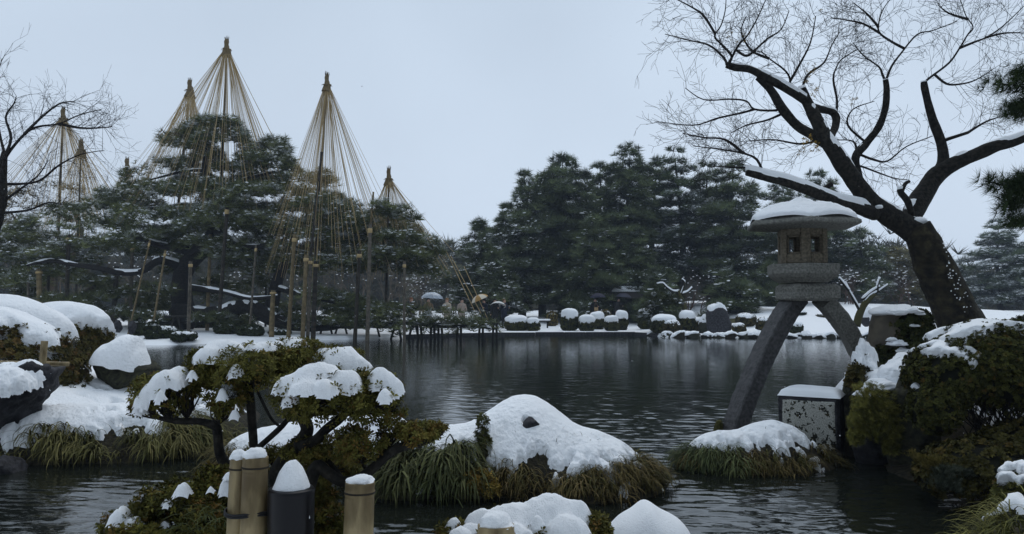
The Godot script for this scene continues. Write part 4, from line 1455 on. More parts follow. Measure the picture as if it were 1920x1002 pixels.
func props() -> void:
	# poles that hold up the boughs: [x, top, x at the foot, foot, thickness px, distance, material, label]
	var list := [
		[72, 505, 76, 600, 13, 36, "bamboo_tan", "pale thick bamboo prop at the far left"], [92, 470, 88, 600, 7, 38, "pole", "thin dark prop just right of the pale thick one"],
		[128, 440, 124, 590, 10, 36, "pole", "dark prop at the left, crossing two snowy limbs"], [52, 500, 54, 590, 6, 37, "bamboo_grey", "thin grey prop at the far left edge"],
		[218, 500, 212, 610, 12, 37, "pole", "brown prop between the left snowy limbs"], [248, 460, 243, 600, 8, 38, "bamboo_grey", "thin grey prop left of the pine's trunk"],
		[281, 450, 240, 602, 4, 34, "bamboo_tan", "slanting thin bamboo left of the pine's trunk"], [310, 470, 284, 600, 5, 34, "bamboo_tan", "slanting thin bamboo close to the pine's trunk"],
		[357, 490, 352, 652, 8, 30, "bamboo_grey", "slender pale prop standing by the water before the pine's trunk"], [394, 440, 388, 612, 8, 37, "bamboo_tan", "tan prop right of the pine's trunk"],
		[426, 385, 408, 622, 9, 35, "pole", "long dark leaning prop below the tallest tent's pole"], [480, 460, 467, 620, 5, 34, "bamboo_grey", "thin grey prop below the right half of the crown"],
		[512, 545, 508, 642, 12, 33, "bamboo_tan", "short thick tan prop by the leaning second trunk"], [552, 440, 540, 642, 9, 33, "bamboo_tan", "tan prop left of the bound bamboo bundle"],
		[574, 478, 566, 650, 10, 32, "bamboo_tan", "yellowish bamboo prop, front one of the bundle"], [582, 484, 576, 652, 8, 32.3, "bamboo_grey", "grey bamboo prop in the middle of the bundle"],
		[592, 490, 586, 652, 11, 32.6, "pole", "dark wooden prop on the right of the bundle"], [603, 285, 582, 480, 6, 33.5, "pole", "dark short mast rising beside the middle rope tent's pole"],
		[674, 470, 664, 652, 9, 33, "pole", "dark brown prop standing in the water right of the bundle"], [694, 420, 688, 655, 9, 32, "bamboo_grey", "grey brown prop in the water under the right boughs"],
		[758, 490, 758, 650, 7, 32, "bamboo_grey", "slim grey prop in the water under the outermost snowy bough"], [700, 360, 690, 480, 5, 34, "bamboo_tan", "thin tan pole in the right boughs"]]
	for q in list:
		var a := P(q[0], q[1], q[5])
		var b := P(q[2], q[3], q[5])
		b.y = minf(b.y, ground_h(b.x, b.z) - 0.05) if q[3] > 560 else b.y
		var t := thing("support_pole", q[7], "pole", b, "props under the big pine")
		var mb := MB.new()
		rod(mb, b, a, S(q[4], q[5]) * 0.42, S(q[4], q[5]) * 0.36, 8, 0.12)
		put("pole", mb, M[q[6]], t)
		if q[3] > 560:
			var tie := MB.new()
			rod(tie, b.lerp(a, 0.93), b.lerp(a, 0.965), S(q[4], q[5]) * 0.48, S(q[4], q[5]) * 0.48, 8)
			put("rope_tie", tie, M.rope, t)
	# short crutches under the low bough over the water
	rng.seed = 55
	var lows := [["left end of the row, splayed", 742], ["second in the row, splayed", 775], ["third in the row, by the grey prop", 788], ["fourth in the row", 812], ["close pair with the fourth", 826], ["middle of the row, thick", 860], ["second from the right end", 901], ["right end of the row", 928]]
	for i in lows.size():
		var px: float = lows[i][1]
		var d := 34.4
		var a := P(px + rr(-3, 3), 608, d)
		var b := Vector3(P(px, 620, d).x, -0.2, -d)
		var t := thing("crutch", "short dark crutch under the low waterside bough, " + lows[i][0], "pole", b, "crutches under the low bough")
		for s in [-0.07, 0.07]:
			var mb := MB.new()
			rod(mb, b + Vector3(s * (4.0 if i < 2 else 1.4), 0, 0), a + Vector3(s, 0, 0), 0.06, 0.055, 7, 0.1)
			put("leg", mb, M.bark_dark, t)
		var cb := MB.new()
		rod(cb, a + Vector3(-0.16, 0.02, 0), a + Vector3(0.16, 0.02, 0), 0.045, 0.045, 7)
		put("crossbar", cb, M.bark_dark, t)
	# low trestles on the snow below the crown
	for i in 4:
		var px: float = [612, 640, 330, 700][i]
		var d: float = [36.0, 36.5, 33.0, 35.5][i]
		var b := on_ground(px, d)
		var t := thing("trestle", "low dark timber trestle under the great horizontal limb, " + ["beside the prop bundle", "right of the prop bundle", "in front of the trunk", "at the water's edge"][i], "trestle", b)
		for s in [-0.22, 0.22]:
			var mb := MB.new()
			rod(mb, b + Vector3(s * 1.4, -0.1, 0), b + Vector3(s * 0.3, 0.8, 0), 0.05, 0.05, 6)
			put("leg", mb, M.bark_dark, t)
		var cb := MB.new()
		rod(cb, b + Vector3(-0.5, 0.8, 0), b + Vector3(0.5, 0.8, 0), 0.06, 0.06, 6)
		put("crossbar", cb, M.bark_dark, t)


func rope_tent(label: String, top: Array, foot: Array, d: float, ropes: int, left: float, right: float, drop: float, pole_px: float, sd: int, inner := 0.3) -> void:
	rng.seed = sd
	var a := P(top[0], top[1], d)
	var b := P(foot[0], foot[1], d)
	var t := thing("rope_tent", label, "rope tent", b, "rope tents over the pines")
	var pm := MB.new()
	rod(pm, b, a - Vector3(0, 0.2, 0), S(pole_px, d) * 0.62, S(pole_px, d) * 0.32, 8, 0.06)
	put("pole", pm, M.pole, t)
	# straw finial
	var s := d / 38.0
	var k := MB.new()
	var prof := [[0.0, 0.03], [-0.04, 0.10], [-0.16, 0.12], [-0.30, 0.10], [-0.42, 0.135], [-0.50, 0.12], [-0.52, 0.2], [-0.60, 0.22], [-0.9, 0.36]]
	var pts := PackedVector3Array()
	var rad := PackedFloat32Array()
	for q in prof:
		pts.append(a + Vector3(0.02 * sin(q[0] * 9.0), q[0] * s, 0))
		rad.append(q[1] * s * (0.8 if q[0] < -0.55 else 1.0))
	tube(k, pts, rad, 14, 0.25, false)
	for i in 26:
		var an := rr(0, TAU)
		var e := Vector3(cos(an), 0, sin(an))
		rod(k, a + e * 0.05 - Vector3(0, 0.25, 0), a + e * rr(0.05, 0.13) + Vector3(0, rr(0.0, 0.16), 0), 0.014, 0.006, 3)
		rod(k, a + e * 0.1 - Vector3(0, 0.5 * s, 0), a + e * rr(0.2, 0.3) * s - Vector3(0, rr(0.56, 0.66) * s, 0), 0.014, 0.006, 3)
	put("straw_finial", k, M.straw, t)
	# ropes
	if not T.has("rope"):
		var rm := MB.new()
		tube(rm, PackedVector3Array([Vector3.ZERO, Vector3(0, 1, 0)]), PackedFloat32Array([1, 1]), 4, 0.0, false)
		T.rope = mesh_of(rm)
		T.rope.surface_set_material(0, M.rope)
	var from := a - Vector3(0, 0.55 * s, 0)
	for i in ropes:
		var an := TAU * (i + rr(-0.3, 0.3)) / ropes
		var q := rr(0.86, 1.06) if rng.randf() > inner else rr(0.15, 0.9)
		var rx := S(right if cos(an) > 0.0 else left, d) * q
		var fall := S(drop, d) * rr(0.8, 1.15)
		var e := from + Vector3(cos(an) * rx, -fall, sin(an) * S(minf(left, right), d) * q)
		var st := from + Vector3(cos(an), 0.0, sin(an)) * 0.1 * s
		var v := e - st
		var y := v.normalized()
		var x := y.cross(Vector3(0.2, 0.1, 1)).normalized()
		var o := MeshInstance3D.new()
		o.name = "rope"
		o.mesh = T.rope
		var r := 0.0080 * s * rr(0.8, 1.2)
		o.transform = Transform3D(Basis(x * r, y * v.length(), x.cross(y) * r), st - b)
		t.add_child(o, true)


func build_rope_tents() -> void:
	rope_tent("tallest rope tent, its straw-topped pole rising over the big pine's crown", [425, 73], [412, 430], 38.0, 150, 190, 125, 300, 5, 201)
	rope_tent("second rope tent, dense and narrow, left of the tallest pole", [356, 150], [330, 430], 40.0, 110, 115, 60, 230, 4.5, 202)
	rope_tent("middle rope tent over the right part of the big pine", [613, 140], [592, 480], 35.0, 130, 100, 140, 330, 5, 203)
	rope_tent("small rope tent at the right end of the big pine", [729, 316], [723, 600], 36.0, 80, 65, 125, 170, 5, 204)
	rope_tent("wide rope tent behind the bare tree at the left", [118, 203], [104, 560], 45.0, 110, 125, 125, 190, 5, 205)
	rope_tent("short rope tent inside the wide left one", [152, 262], [142, 560], 43.0, 60, 68, 62, 150, 4, 206)
	rope_tent("tiny distant rope tent between the left tents and the crown", [238, 297], [228, 420], 47.0, 44, 34, 36, 80, 4, 207)
	# long guy ropes from the low boughs on the right
	for g in [["right of the brown bare trees", [836, 470], [893, 590]], ["nearest the orange umbrella", [845, 480], [902, 588]], ["in front of the dark clump", [870, 500], [915, 600]]]:
		var a := P(g[1][0], g[1][1], 44)
		var b := P(g[2][0], g[2][1], 44)
		var mb := MB.new()
		rod(mb, b, a, 0.02, 0.02, 5)
		tag(put("guy_rope", mb, M.rope), "thin slanting straw guy rope on the far bank, " + g[0], "rope", "guy ropes")


# ---------------------------------------------------------------- bare trees

func twigs_along(mb: MB, line: PackedVector3Array, n: int, length: float, r: float, depth: int, from := 0.15, fork := 3, flat := 0.6, lift := 0.05) -> void:
	for i in n:
		var f := lerpf(from, 1.0, (i + rng.randf()) / n) * (line.size() - 1)
		var k := mini(int(f), line.size() - 2)
		var p := line[k].lerp(line[k + 1], f - k)
		var t := (line[k + 1] - line[k]).normalized()
		var side := t.cross(rv()).normalized()
		var d := t * rr(0.2, 1.0) + side * rr(0.6, 1.0)
		d.z *= flat
		twig(mb, p, d.normalized(), length * rr(0.6, 1.25), r, depth, 0.2, lift, 3, fork)


func build_left_tree() -> void:
	rng.seed = 301
	var D := 13.0
	var t := thing("bare_tree", "leafless tree reaching in from the left edge above the snow mounds", "tree", P(-60, 620, D))
	var tr := MB.new()
	limb(tr, PL([[-70, 640], [-45, 520], [-15, 420], [-2, 370], [3, 320], [8, 285]], D), [0.22, 0.19, 0.15, 0.12, 0.085, 0.05], 10, 0.2)
	put("trunk", tr, M.bark_dark, t)
	var lines := [[[2, 325], [12, 292], [45, 252], [70, 238], [110, 232], [150, 215], [190, 205]], [[45, 252], [75, 222], [110, 195], [140, 190]], [[5, 300], [20, 260], [10, 220], [25, 195], [30, 180]], [[-2, 345], [40, 345], [75, 338], [110, 310], [150, 290], [195, 282]],
		[[-10, 390], [30, 360], [70, 330], [90, 300]], [[8, 290], [-5, 230], [-8, 160], [3, 110]], [[110, 232], [150, 240], [185, 240], [210, 238]], [[-10, 400], [50, 395], [90, 380], [120, 385]]]
	for l in lines:
		var mb := MB.new()
		var pl := spline(PL(l, D + rr(-0.6, 0.6)), 4)
		var rad := PackedFloat32Array()
		for i in pl.size(): rad.append(lerpf(0.030, 0.006, float(i) / (pl.size() - 1)))
		tube(mb, pl, rad, 6, 0.15)
		var br := put("branch", mb, M.twig, t)
		var tw := MB.new()
		twigs_along(tw, pl, 17, 0.42, 0.0052, 2, 0.1, 3, 0.6, -0.02)
		tag(put("twigs", tw, M.twig, br), "", "", "", "stuff")


func build_maple() -> void:
	rng.seed = 302
	var D := 9.6
	var t := thing("maple_tree", "large leaning bare maple with snow in its forks, right of the stone lantern", "tree", P(1800, 640, D))
	var parts := [
		["trunk", [[1824, 650], [1799, 600], [1774, 547], [1752, 500], [1733, 458], [1718, 424]], [0.335, 0.315, 0.285, 0.255, 0.23, 0.20], 0.0],
		["limb", [[1722, 440, 0.05], [1680, 412, 0.0], [1640, 385, -0.1], [1608, 348, -0.2], [1578, 305, -0.3], [1552, 265, -0.3], [1530, 222, -0.2], [1512, 188, -0.1], [1503, 166, -0.1]], [0.20, 0.175, 0.14, 0.13, 0.125, 0.115, 0.09, 0.075, 0.06], 0.025],
		["limb", [[1556, 272, -0.25], [1530, 256, -0.1], [1498, 238, 0.1], [1468, 205, 0.2], [1448, 172, 0.3], [1432, 155, 0.3], [1420, 145, 0.3]], [0.10, 0.085, 0.075, 0.07, 0.062, 0.055, 0.045], 0.0],
		["limb", [[1512, 190, -0.1], [1490, 175, -0.2], [1460, 158, -0.3], [1430, 142, -0.4], [1405, 130, -0.4], [1380, 127, -0.4], [1363, 121, -0.4]], [0.065, 0.062, 0.058, 0.055, 0.05, 0.055, 0.05], 0.05],
		["limb", [[1516, 196, -0.1], [1540, 205, 0.1], [1560, 210, 0.2], [1568, 222, 0.2], [1566, 240, 0.1], [1556, 258, -0.1]], [0.045, 0.05, 0.055, 0.06, 0.06, 0.06], 0.04],
		["limb", [[1640, 385, 0.1], [1615, 350, 0.3], [1606, 318, 0.4], [1606, 292, 0.4], [1625, 268, 0.5], [1648, 238, 0.5], [1660, 205, 0.5], [1663, 172, 0.5], [1661, 150, 0.5]], [0.085, 0.07, 0.065, 0.062, 0.06, 0.055, 0.052, 0.048, 0.042], 0.015],
		["limb", [[1640, 400, -0.1], [1605, 388, -0.3], [1565, 376, -0.5], [1520, 358, -0.6], [1478, 342, -0.7], [1440, 332, -0.7], [1400, 322, -0.7]], [0.115, 0.10, 0.085, 0.085, 0.08, 0.07, 0.055], 0.055],
		["limb", [[1700, 425, 0.1], [1715, 395, 0.2], [1735, 358, 0.3], [1760, 326, 0.3], [1795, 305, 0.2], [1835, 288, 0.1], [1868, 274, 0.0], [1905, 265, -0.1], [1960, 240, -0.2], [2030, 205, -0.3], [2080, 150, -0.3], [2105, 90, -0.3]], [0.155, 0.15, 0.14, 0.125, 0.105, 0.095, 0.09, 0.075, 0.07, 0.055, 0.04, 0.02], 0.04],
		["limb", [[1755, 330, 0.3], [1768, 305, 0.35], [1766, 270, 0.4], [1752, 232, 0.4], [1742, 200, 0.4], [1735, 168, 0.4], [1733, 154, 0.4]], [0.085, 0.085, 0.075, 0.068, 0.062, 0.06, 0.05], 0.02],
		["limb", [[1710, 402, 0.0], [1702, 378, -0.1], [1690, 362, -0.1], [1688, 355, -0.1]], [0.05, 0.048, 0.045, 0.04], 0.05],
		["limb", [[1692, 358, -0.1], [1698, 345, -0.1], [1706, 340, -0.1]], [0.03, 0.027, 0.022], 0.03],
		["limb", [[1768, 265, 0.4], [1790, 257, 0.3], [1815, 249, 0.3]], [0.028, 0.025, 0.022], 0.02],
		["limb", [[1560, 345, 0.6], [1545, 355, 0.6], [1530, 362, 0.6]], [0.04, 0.04, 0.035], 0.03]]
	var lines: Array[PackedVector3Array] = []
	for q in parts:
		lines.append(spline(PL(q[1], D), 6))
		var mb := MB.new()
		limb(mb, PL(q[1], D), q[2].map(func(v): return v * 0.86), 18 if q[0] == "trunk" else 14, 0.16, 6)
		var o := put(q[0], mb, M.bark_moss if q[0] == "trunk" else M.bark_dark, t)
		if q[3] > 0.0:
			put("snow", snow_on(mb, q[3] * 0.55, 0.76, 1.1, 1.3, 0.006), M.snow_fine, o)
	# snow resting on the sawn-off fork, and on two cut ends
	for q in [[1714, 418, 0.0, 0.165, 0.075, 0.12], [1504, 164, -0.1, 0.05, 0.03, 0.05], [1648, 388, -0.22, 0.05, 0.025, 0.05], [1540, 250, -0.3, 0.035, 0.018, 0.03]]:
		var mb := MB.new()
		ball(mb, P(q[0], q[1], D + q[2]), Vector3(q[3], q[4], q[5]), 14, 20, blob_shape(int(q[0]), 0.25))
		put("fork_snow", mb, M.snow_fine, t)
	# flecks of snow blown on to the trunk's right side
	var fl := Scat.new()
	for i in 38:
		var f := pow(rng.randf(), 0.8)
		var p := P(lerpf(1768, 1836, f) - rr(0, 44) * f, lerpf(450, 600, f), D - 0.27)
		fl.add(Transform3D(Basis(Vector3.UP, rr(0, 3)).scaled_local(Vector3(rr(0.004, 0.015), rr(0.003, 0.010), 0.008)), p))
	copies_of("snow_flecks", T.lump, fl, t)
	var sec := [
		[[1360, 122], [1357, 108], [1330, 85], [1290, 75], [1247, 64]], [[1366, 120], [1372, 105], [1352, 82], [1340, 68], [1352, 48], [1360, 20], [1362, -10]], [[1366, 118], [1385, 85], [1402, 66], [1420, 35], [1438, -5]],
		[[1340, 62], [1320, 30], [1300, 15], [1262, -5]], [[1400, 105], [1418, 92], [1440, 72], [1465, 55], [1480, 20]], [[1482, 152], [1473, 133], [1443, 110], [1427, 95]], [[1482, 150], [1500, 120], [1520, 80], [1530, 30]],
		[[1455, 207], [1415, 205], [1400, 190], [1370, 186], [1320, 187], [1285, 165]], [[1415, 207], [1390, 212], [1345, 222], [1300, 235], [1232, 228]], [[1563, 220], [1570, 190], [1563, 150], [1568, 128], [1580, 110], [1610, 92]],
		[[1612, 288], [1600, 265], [1570, 263]], [[1663, 155], [1655, 140], [1648, 125], [1620, 105], [1600, 80]], [[1662, 152], [1672, 125], [1690, 100], [1720, 65], [1750, 57], [1795, 40]], [[1690, 92], [1672, 78], [1650, 62], [1648, 45], [1655, 20], [1672, -5]],
		[[1650, 64], [1620, 45], [1590, 38], [1558, 33]], [[1650, 50], [1625, 25], [1600, 5]], [[1612, 290], [1640, 300], [1665, 302], [1700, 275], [1750, 255]], [[1615, 312], [1650, 325], [1680, 335], [1705, 337]],
		[[1733, 155], [1745, 145], [1780, 118], [1800, 90], [1815, 65], [1825, 50], [1812, 30], [1800, -5]], [[1800, 88], [1830, 78], [1850, 70], [1880, 50], [1922, 10]], [[1758, 146], [1775, 157], [1800, 158], [1830, 150], [1865, 128]], [[1815, 249], [1850, 228], [1880, 218]],
		[[1432, 330], [1420, 300], [1395, 288], [1350, 280], [1300, 274]], [[1425, 317], [1380, 314], [1335, 312]], [[1395, 288], [1360, 262], [1320, 258], [1280, 250]], [[1850, 70], [1885, 62], [1925, 62]], [[1810, 40], [1780, 25], [1760, 10]], [[1443, 110], [1410, 95], [1390, 60], [1400, 30]],
		[[1505, 168], [1515, 140], [1545, 118], [1560, 85], [1575, 60]], [[1540, 262], [1500, 270], [1450, 262], [1400, 265]], [[1470, 208], [1440, 225], [1400, 235], [1370, 250]], [[1625, 268], [1590, 235], [1600, 205], [1640, 190]]]
	for l in sec:
		var mb := MB.new()
		# spring from the nearest limb or branch, then drift nearer or farther
		var eye := Vector3(0, EYE, 0)
		var p0 := P(l[0][0], l[0][1], D) - eye
		var best := 9.0
		var d0 := D
		var root := p0 + eye
		for line in lines:
			for v in line:
				var w: Vector3 = (v - eye) * (-D / v.z)
				if w.distance_to(p0) < best:
					best = w.distance_to(p0)
					d0 = -v.z
					root = v
		var drift := rr(-0.4, 0.5)
		var bent := PackedVector3Array([root])
		for i in range(0 if best > 0.06 else 1, l.size()):
			bent.append(P(l[i][0], l[i][1], d0 + drift * float(i) / l.size()))
		var pl := spline(bent, 4)
		lines.append(pl)
		var rad := PackedFloat32Array()
		for i in pl.size(): rad.append(lerpf(0.019, 0.005, float(i) / (pl.size() - 1)))
		tube(mb, pl, rad, 6, 0.15)
		var br := put("branch", mb, M.twig, t)
		var tw := MB.new()
		twigs_along(tw, pl, 13, 0.34, 0.0036, 2, 0.05, 3, 0.6, 0.02)
		tag(put("twigs", tw, M.twig, br), "", "", "", "stuff")
	# the last yellow leaves
	var lv := Scat.new()
	for q in [[1520, 128, 10], [1516, 150, 6], [1530, 172, 5], [1600, 190, 7], [1514, 262, 14], [1530, 275, 16], [1500, 285, 6], [1372, 70, 8], [1400, 72, 8], [1534, 27, 2]]:
		for i in q[2]:
			lv.add(Transform3D(turned(rv(), 0.03), P(q[0] + rr(-9, 9), q[1] + rr(-9, 9), D - 0.3)), tone(Color(0.10, 0.07, 0.02), Color(0.22, 0.14, 0.04)))
	copies_of("last_leaves", T.leaves, lv, t)



# ---------------------------------------------------------------- banks and islands

func grad_out(h: Callable, x: float, z: float) -> Vector3:
	var e := 0.03
	var g := Vector3(h.call(x + e, z) - h.call(x - e, z), 0, h.call(x, z + e) - h.call(x, z - e))
	return -g.normalized() if g.length() > 1e-5 else Vector3(0, 0, 1)


func snow_sheet(h: Callable, lo: float, thick: float, noise_f: float, noise_a: float, holes: Array) -> Callable:
	return func(x: float, z: float) -> float:
		var y: float = h.call(x, z)
		var k: float = y - lo + noise_a * (nz.get_noise_2d(x * noise_f * 3.0, z * noise_f * 3.0) + 0.7 * nz.get_noise_2d(x * noise_f * 9.0 + 50.0, z * noise_f * 9.0))
		for o in holes:
			var q := Vector2((x - o[0]) / o[2], (z - o[1]) / o[3]).length()
			k -= 0.5 * (1.0 - smoothstep(0.6, 1.3, q + 0.9 * nz.get_noise_2d(x * 900.0, z * 900.0)))
		var s := clampf(k / 0.14, 0.0, 1.0)
		if s <= 0.0:
			return y - 0.04
		return y + thick * sqrt(1.0 - (1.0 - s) * (1.0 - s)) * (1.0 + 0.35 * nz2.get_noise_2d(x * 50.0, z * 50.0)) + 0.006 * nz.get_noise_2d(x * 700.0, z * 700.0)


func grass(t: Node3D, h: Callable, rect: Array, lo: float, hi: float, clumps: int, blades: int, length: float, front: float, ca: Color, cb: Color, called := "grass_tuft", mesh_name := "blade_hang", aim := Vector3.ZERO) -> void:
	var tries := 0
	var made := 0
	var sc := Scat.new()
	while made < clumps and tries < clumps * 60:
		tries += 1
		var x := rr(rect[0], rect[1])
		var z := rr(rect[2], rect[3])
		var y: float = h.call(x, z)
		if y < lo or y > hi: continue
		var out := grad_out(h, x, z)
		if out.z < front: continue
		if nz.get_noise_2d(x * 420.0, z * 420.0) < -0.12: continue
		var clump := rr(0.6, 1.35)
		made += 1
		var tint := tone(ca, cb, 0.2)
		for i in blades:
			var d: Vector3 = out + aim + rv() * 1.0
			d.y = 0.0
			d = d.normalized()
			var p := Vector3(x + rr(-0.05, 0.05), 0, z + rr(-0.05, 0.05))
			p.y = h.call(p.x, p.z) - 0.01
			var l := length * clump * rr(0.5, 1.25)
			var zz := d.cross(Vector3.UP)
			var b := Basis(d * l, Vector3(0, 1, 0) * l * rr(0.6, 1.1), zz * l * rr(0.7, 1.2))
			sc.add(Transform3D(b, p), tint * rr(0.7, 1.3))
	if sc.xf.size() > 0:
		copies_of(called, T[mesh_name], sc, t)


func pad_leaves(sc: Scat, c: Vector3, r: Vector3, n: int, size: float, ca: Color, cb: Color, cc: Color, bronze: float, hollow := 0.55) -> void:
	for i in n:
		var d := rv()
		while d.length() > 1.0 or d.length() < 0.1: d = rv()
		d = d.normalized() * lerpf(hollow, 1.0, pow(rng.randf(), 0.7))
		if d.y < -0.45 and rng.randf() < 0.6: continue
		var o := c + d * r
		var h := nz.get_noise_3d(o.x * 700.0, o.y * 700.0, o.z * 700.0)
		if h < -0.18: continue
		o += d.normalized() * h * 0.12 * r.x
		var col := tone(ca, cb, 0.3)
		if rng.randf() < bronze: col = tone(cc, cb, 0.3)
		sc.add(Transform3D(turned(Vector3(d.x, d.y * 0.7 + 0.45, d.z) + rv() * 0.35, size * rr(0.65, 1.2)), o), col)


func inner_twigs(mb: MB, from: Vector3, c: Vector3, r: Vector3, n: int, rad: float) -> void:
	for i in n:
		var d := rv().normalized()
		d.y = absf(d.y) * 0.8 - 0.2
		var e := c + d * r * rr(0.5, 0.92)
		var m := from.lerp(e, 0.5) + rv() * 0.18 * from.distance_to(e)
		tube(mb, spline(PackedVector3Array([from, m, e]), 3), spread([rad, rad * 0.6, rad * 0.25], 3), 4, 0.0, false)


func snow_blob(called: String, t: Node3D, c: Vector3, r: Vector3, sd: int, amp := 0.2, freq := 40.0) -> void:   # a cushion of snow with a flattened underside
	var mb := MB.new()
	ball(mb, c, r, 26, 36, blob_shape(sd, amp, freq))
	for i in mb.v.size():
		var q := mb.v[i]
		if q.y < c.y:
			q.y = c.y + (q.y - c.y) * 0.3
		q += Vector3(nz.get_noise_3d(q.x * 300.0, q.y * 300.0, sd), 0.6 * nz.get_noise_3d(sd, q.x * 300.0, q.z * 300.0), 0) * 0.07 * r.x
		mb.v[i] = q
	put(called, mb, M.snow_fine, t)


func hedge(label: String, lumps: Array, size: float, n_per: float, snow: float, ca: Color, cb: Color, cc: Color, bronze: float, foot: Vector3, sd: int, thr := 0.3, rag := 0.3, called := "clipped_bush", frq := 2.0) -> Node3D:
	rng.seed = sd
	var t := thing(called, label, "bush", foot)
	var sc := Scat.new()
	var shade_core := MB.new()
	for l in lumps:
		var c: Vector3 = l[0]
		var r: Vector3 = l[1]
		ball(shade_core, c, r * 0.86, 30, 44, blob_shape(sd, 0.10, 50.0))
		pad_leaves(sc, c, r, int(n_per * (r.x * r.z + r.x * r.y + r.y * r.z)), size, ca, cb, cc, bronze, 0.84)
	put("twigs", shade_core, M.shade_core, t)  # dark balls under the leaves, standing for deep shade
	copies_of("foliage", T.box_leaf, sc, t)
	if snow > 0.0:
		var big := MB.new()
		for l in lumps:
			ball(big, l[0], l[1] * 0.99, 40, 64, blob_shape(sd, 0.10, 50.0))
		put("snow_cap", snow_on(big, snow, thr, rag, frq, 0.11), M.snow, t)
	return t


func build_left_bank() -> void:
	rng.seed = 401
	var h := bumps([[-6.7, -9.6, 3.4, 2.7, 0.72], [-3.95, -8.05, 1.0, 0.85, 0.40], [-4.75, -7.75, 1.0, 0.65, 0.40], [-5.6, -7.6, 1.2, 0.7, 0.42]])
	var hb := func(x: float, z: float) -> float: return h.call(x, z) + 0.03 * nz.get_noise_2d(x * 70.0, z * 70.0) - 0.03
	var bank := field(-10.0, -2.7, -12.3, -6.7, 170, 140, hb, 0.0)
	var t := Node3D.new()
	t.name = "left_bank"
	t.position = Vector3(-5, 0, -8.5)
	add_child(t)
	tag(t, "", "", "", "structure")
	put("earth", bank, M.soil, t)
	var p1 := P(110, 765, 8.0)
	var p2 := P(100, 780, 7.8)
	var p3 := P(185, 740, 9.0)
	var p4 := P(20, 830, 7.3)
	put("snow", field(-10.0, -2.7, -12.3, -6.8, 260, 220, snow_sheet(hb, 0.22, 0.10, 60.0, 0.20, [[p1.x, p1.z, 0.06, 0.10], [p2.x, p2.z, 0.05, 0.07], [p3.x, p3.z, 0.12, 0.06], [-5.6, -7.2, 0.55, 0.75]]), 0.0), M.snow, t)
	var ga := Color(0.030, 0.034, 0.014)
	var gb := Color(0.085, 0.075, 0.036)
	var tufts := thing("sedge_grass", "drooping sedge grass weighed down by snow along the left bank's waterline", "grass", Vector3(-4.2, 0, -7.3))
	tag(tufts, "", "", "", "stuff")
	grass(tufts, hb, [-5.4, -2.9, -8.2, -6.9], 0.04, 0.26, 60, 24, 0.34, 0.15, ga, gb)
	grass(tufts, hb, [-3.6, -2.9, -8.8, -7.2], 0.02, 0.32, 30, 26, 0.36, -0.4, ga, gb)
	grass(tufts, hb, [-6.8, -5.2, -7.8, -6.9], 0.03, 0.36, 60, 30, 0.3, 0.0, ga * 0.6, gb * 0.5)  # sedge colours darkened for the shade under the boulder
	grass(tufts, hb, [-5.2, -3.2, -8.6, -7.2], 0.22, 0.42, 26, 7, 0.16, -1.0, ga, gb, "thin_blades", "blade_up")
	# clipped hedges loaded with snow
	var la := Color(0.020, 0.020, 0.008)
	var lb := Color(0.050, 0.042, 0.016)
	var lc := Color(0.055, 0.032, 0.014)
	hedge("nearest snow-laden clipped hedge at the left edge, behind the bamboo rail", [[P(-70, 745, 9.0), Vector3(1.50, 0.96, 0.75)]], 0.055, 4600.0, 0.10, la, lb, lc, 0.3, Vector3(-6.5, 0.4, -8.9), 411, 0.70, 0.30, "clipped_bush", 0.8)
	hedge("second snow-laden hedge at the left edge, showing above the nearest one", [[P(-40, 702, 10.7), Vector3(1.53, 0.98, 0.7)]], 0.055, 2400.0, 0.12, la, lb, lc, 0.3, Vector3(-7.5, 0.5, -10.7), 412, 0.5, 0.25, "clipped_bush", 1.0)
	hedge("rounded snow-capped bush with dark leaves at its right end, rearmost of the left mounds", [[P(118, 642, 11.6), Vector3(0.76, 0.46, 0.5)]], 0.055, 4000.0, 0.12, la, lb, lc, 0.2, Vector3(-6.9, 0.6, -11.6), 413, 0.55, 0.3, "clipped_bush", 1.3)
	# boulders
	var r1 := thing("boulder", "pointed boulder wearing a thick smooth sheet of snow at the left, by the water", "rock", P(228, 715, 9.3))
	var m1 := MB.new()
	ball(m1, P(228, 690, 9.3), Vector3(0.40, 0.27, 0.36), 30, 40, rock_shape(61))
	put("stone", m1, M.rock_moss, r1)
	var c1 := MB.new()
	var cc := P(226, 683, 9.25)
	ball(c1, Vector3.ZERO, Vector3.ONE, 40, 60)
	var top := Curve.new()
	var under := Curve.new()
	for q in [[0.0, 0.07], [0.24, 0.25], [0.60, 0.363], [0.76, 0.345], [0.86, 0.185], [1.0, -0.046]]: top.add_point(Vector2(q[0], 0.5 + q[1]))
	for q in [[0.0, 0.05], [0.42, 0.10], [0.6, 0.06], [1.0, -0.06]]: under.add_point(Vector2(q[0], 0.5 + q[1]))
	for i in c1.v.size():
		var u := c1.v[i]
		var m := sqrt(maxf(0.02, 1.0 - u.x * u.x))
		var k := (u.x + 1.0) * 0.5
		var lo := under.sample(k) - 0.5 - 0.10 * clampf(u.z, 0.0, 1.0) * m
		var hi := top.sample(k) - 0.5
		var f := clampf(u.y / m, -1.0, 1.0)
		var y := lerpf(lo, hi, f) if f > 0.0 else lo + 0.03 * f
		c1.v[i] = cc + Vector3(u.x * 0.347, y + 0.012 * nz.get_noise_3d(u.x * 200.0, u.y * 200.0, u.z * 200.0), u.z * 0.34)
	put("snow", c1, M.snow, r1)
	var r2 := thing("boulder", "dark overhanging boulder with a rounded snow top at the left edge, under the bamboo rail", "rock", P(10, 780, 7.5))
	var m2 := MB.new()
	var o2 := P(22, 742, 7.5)
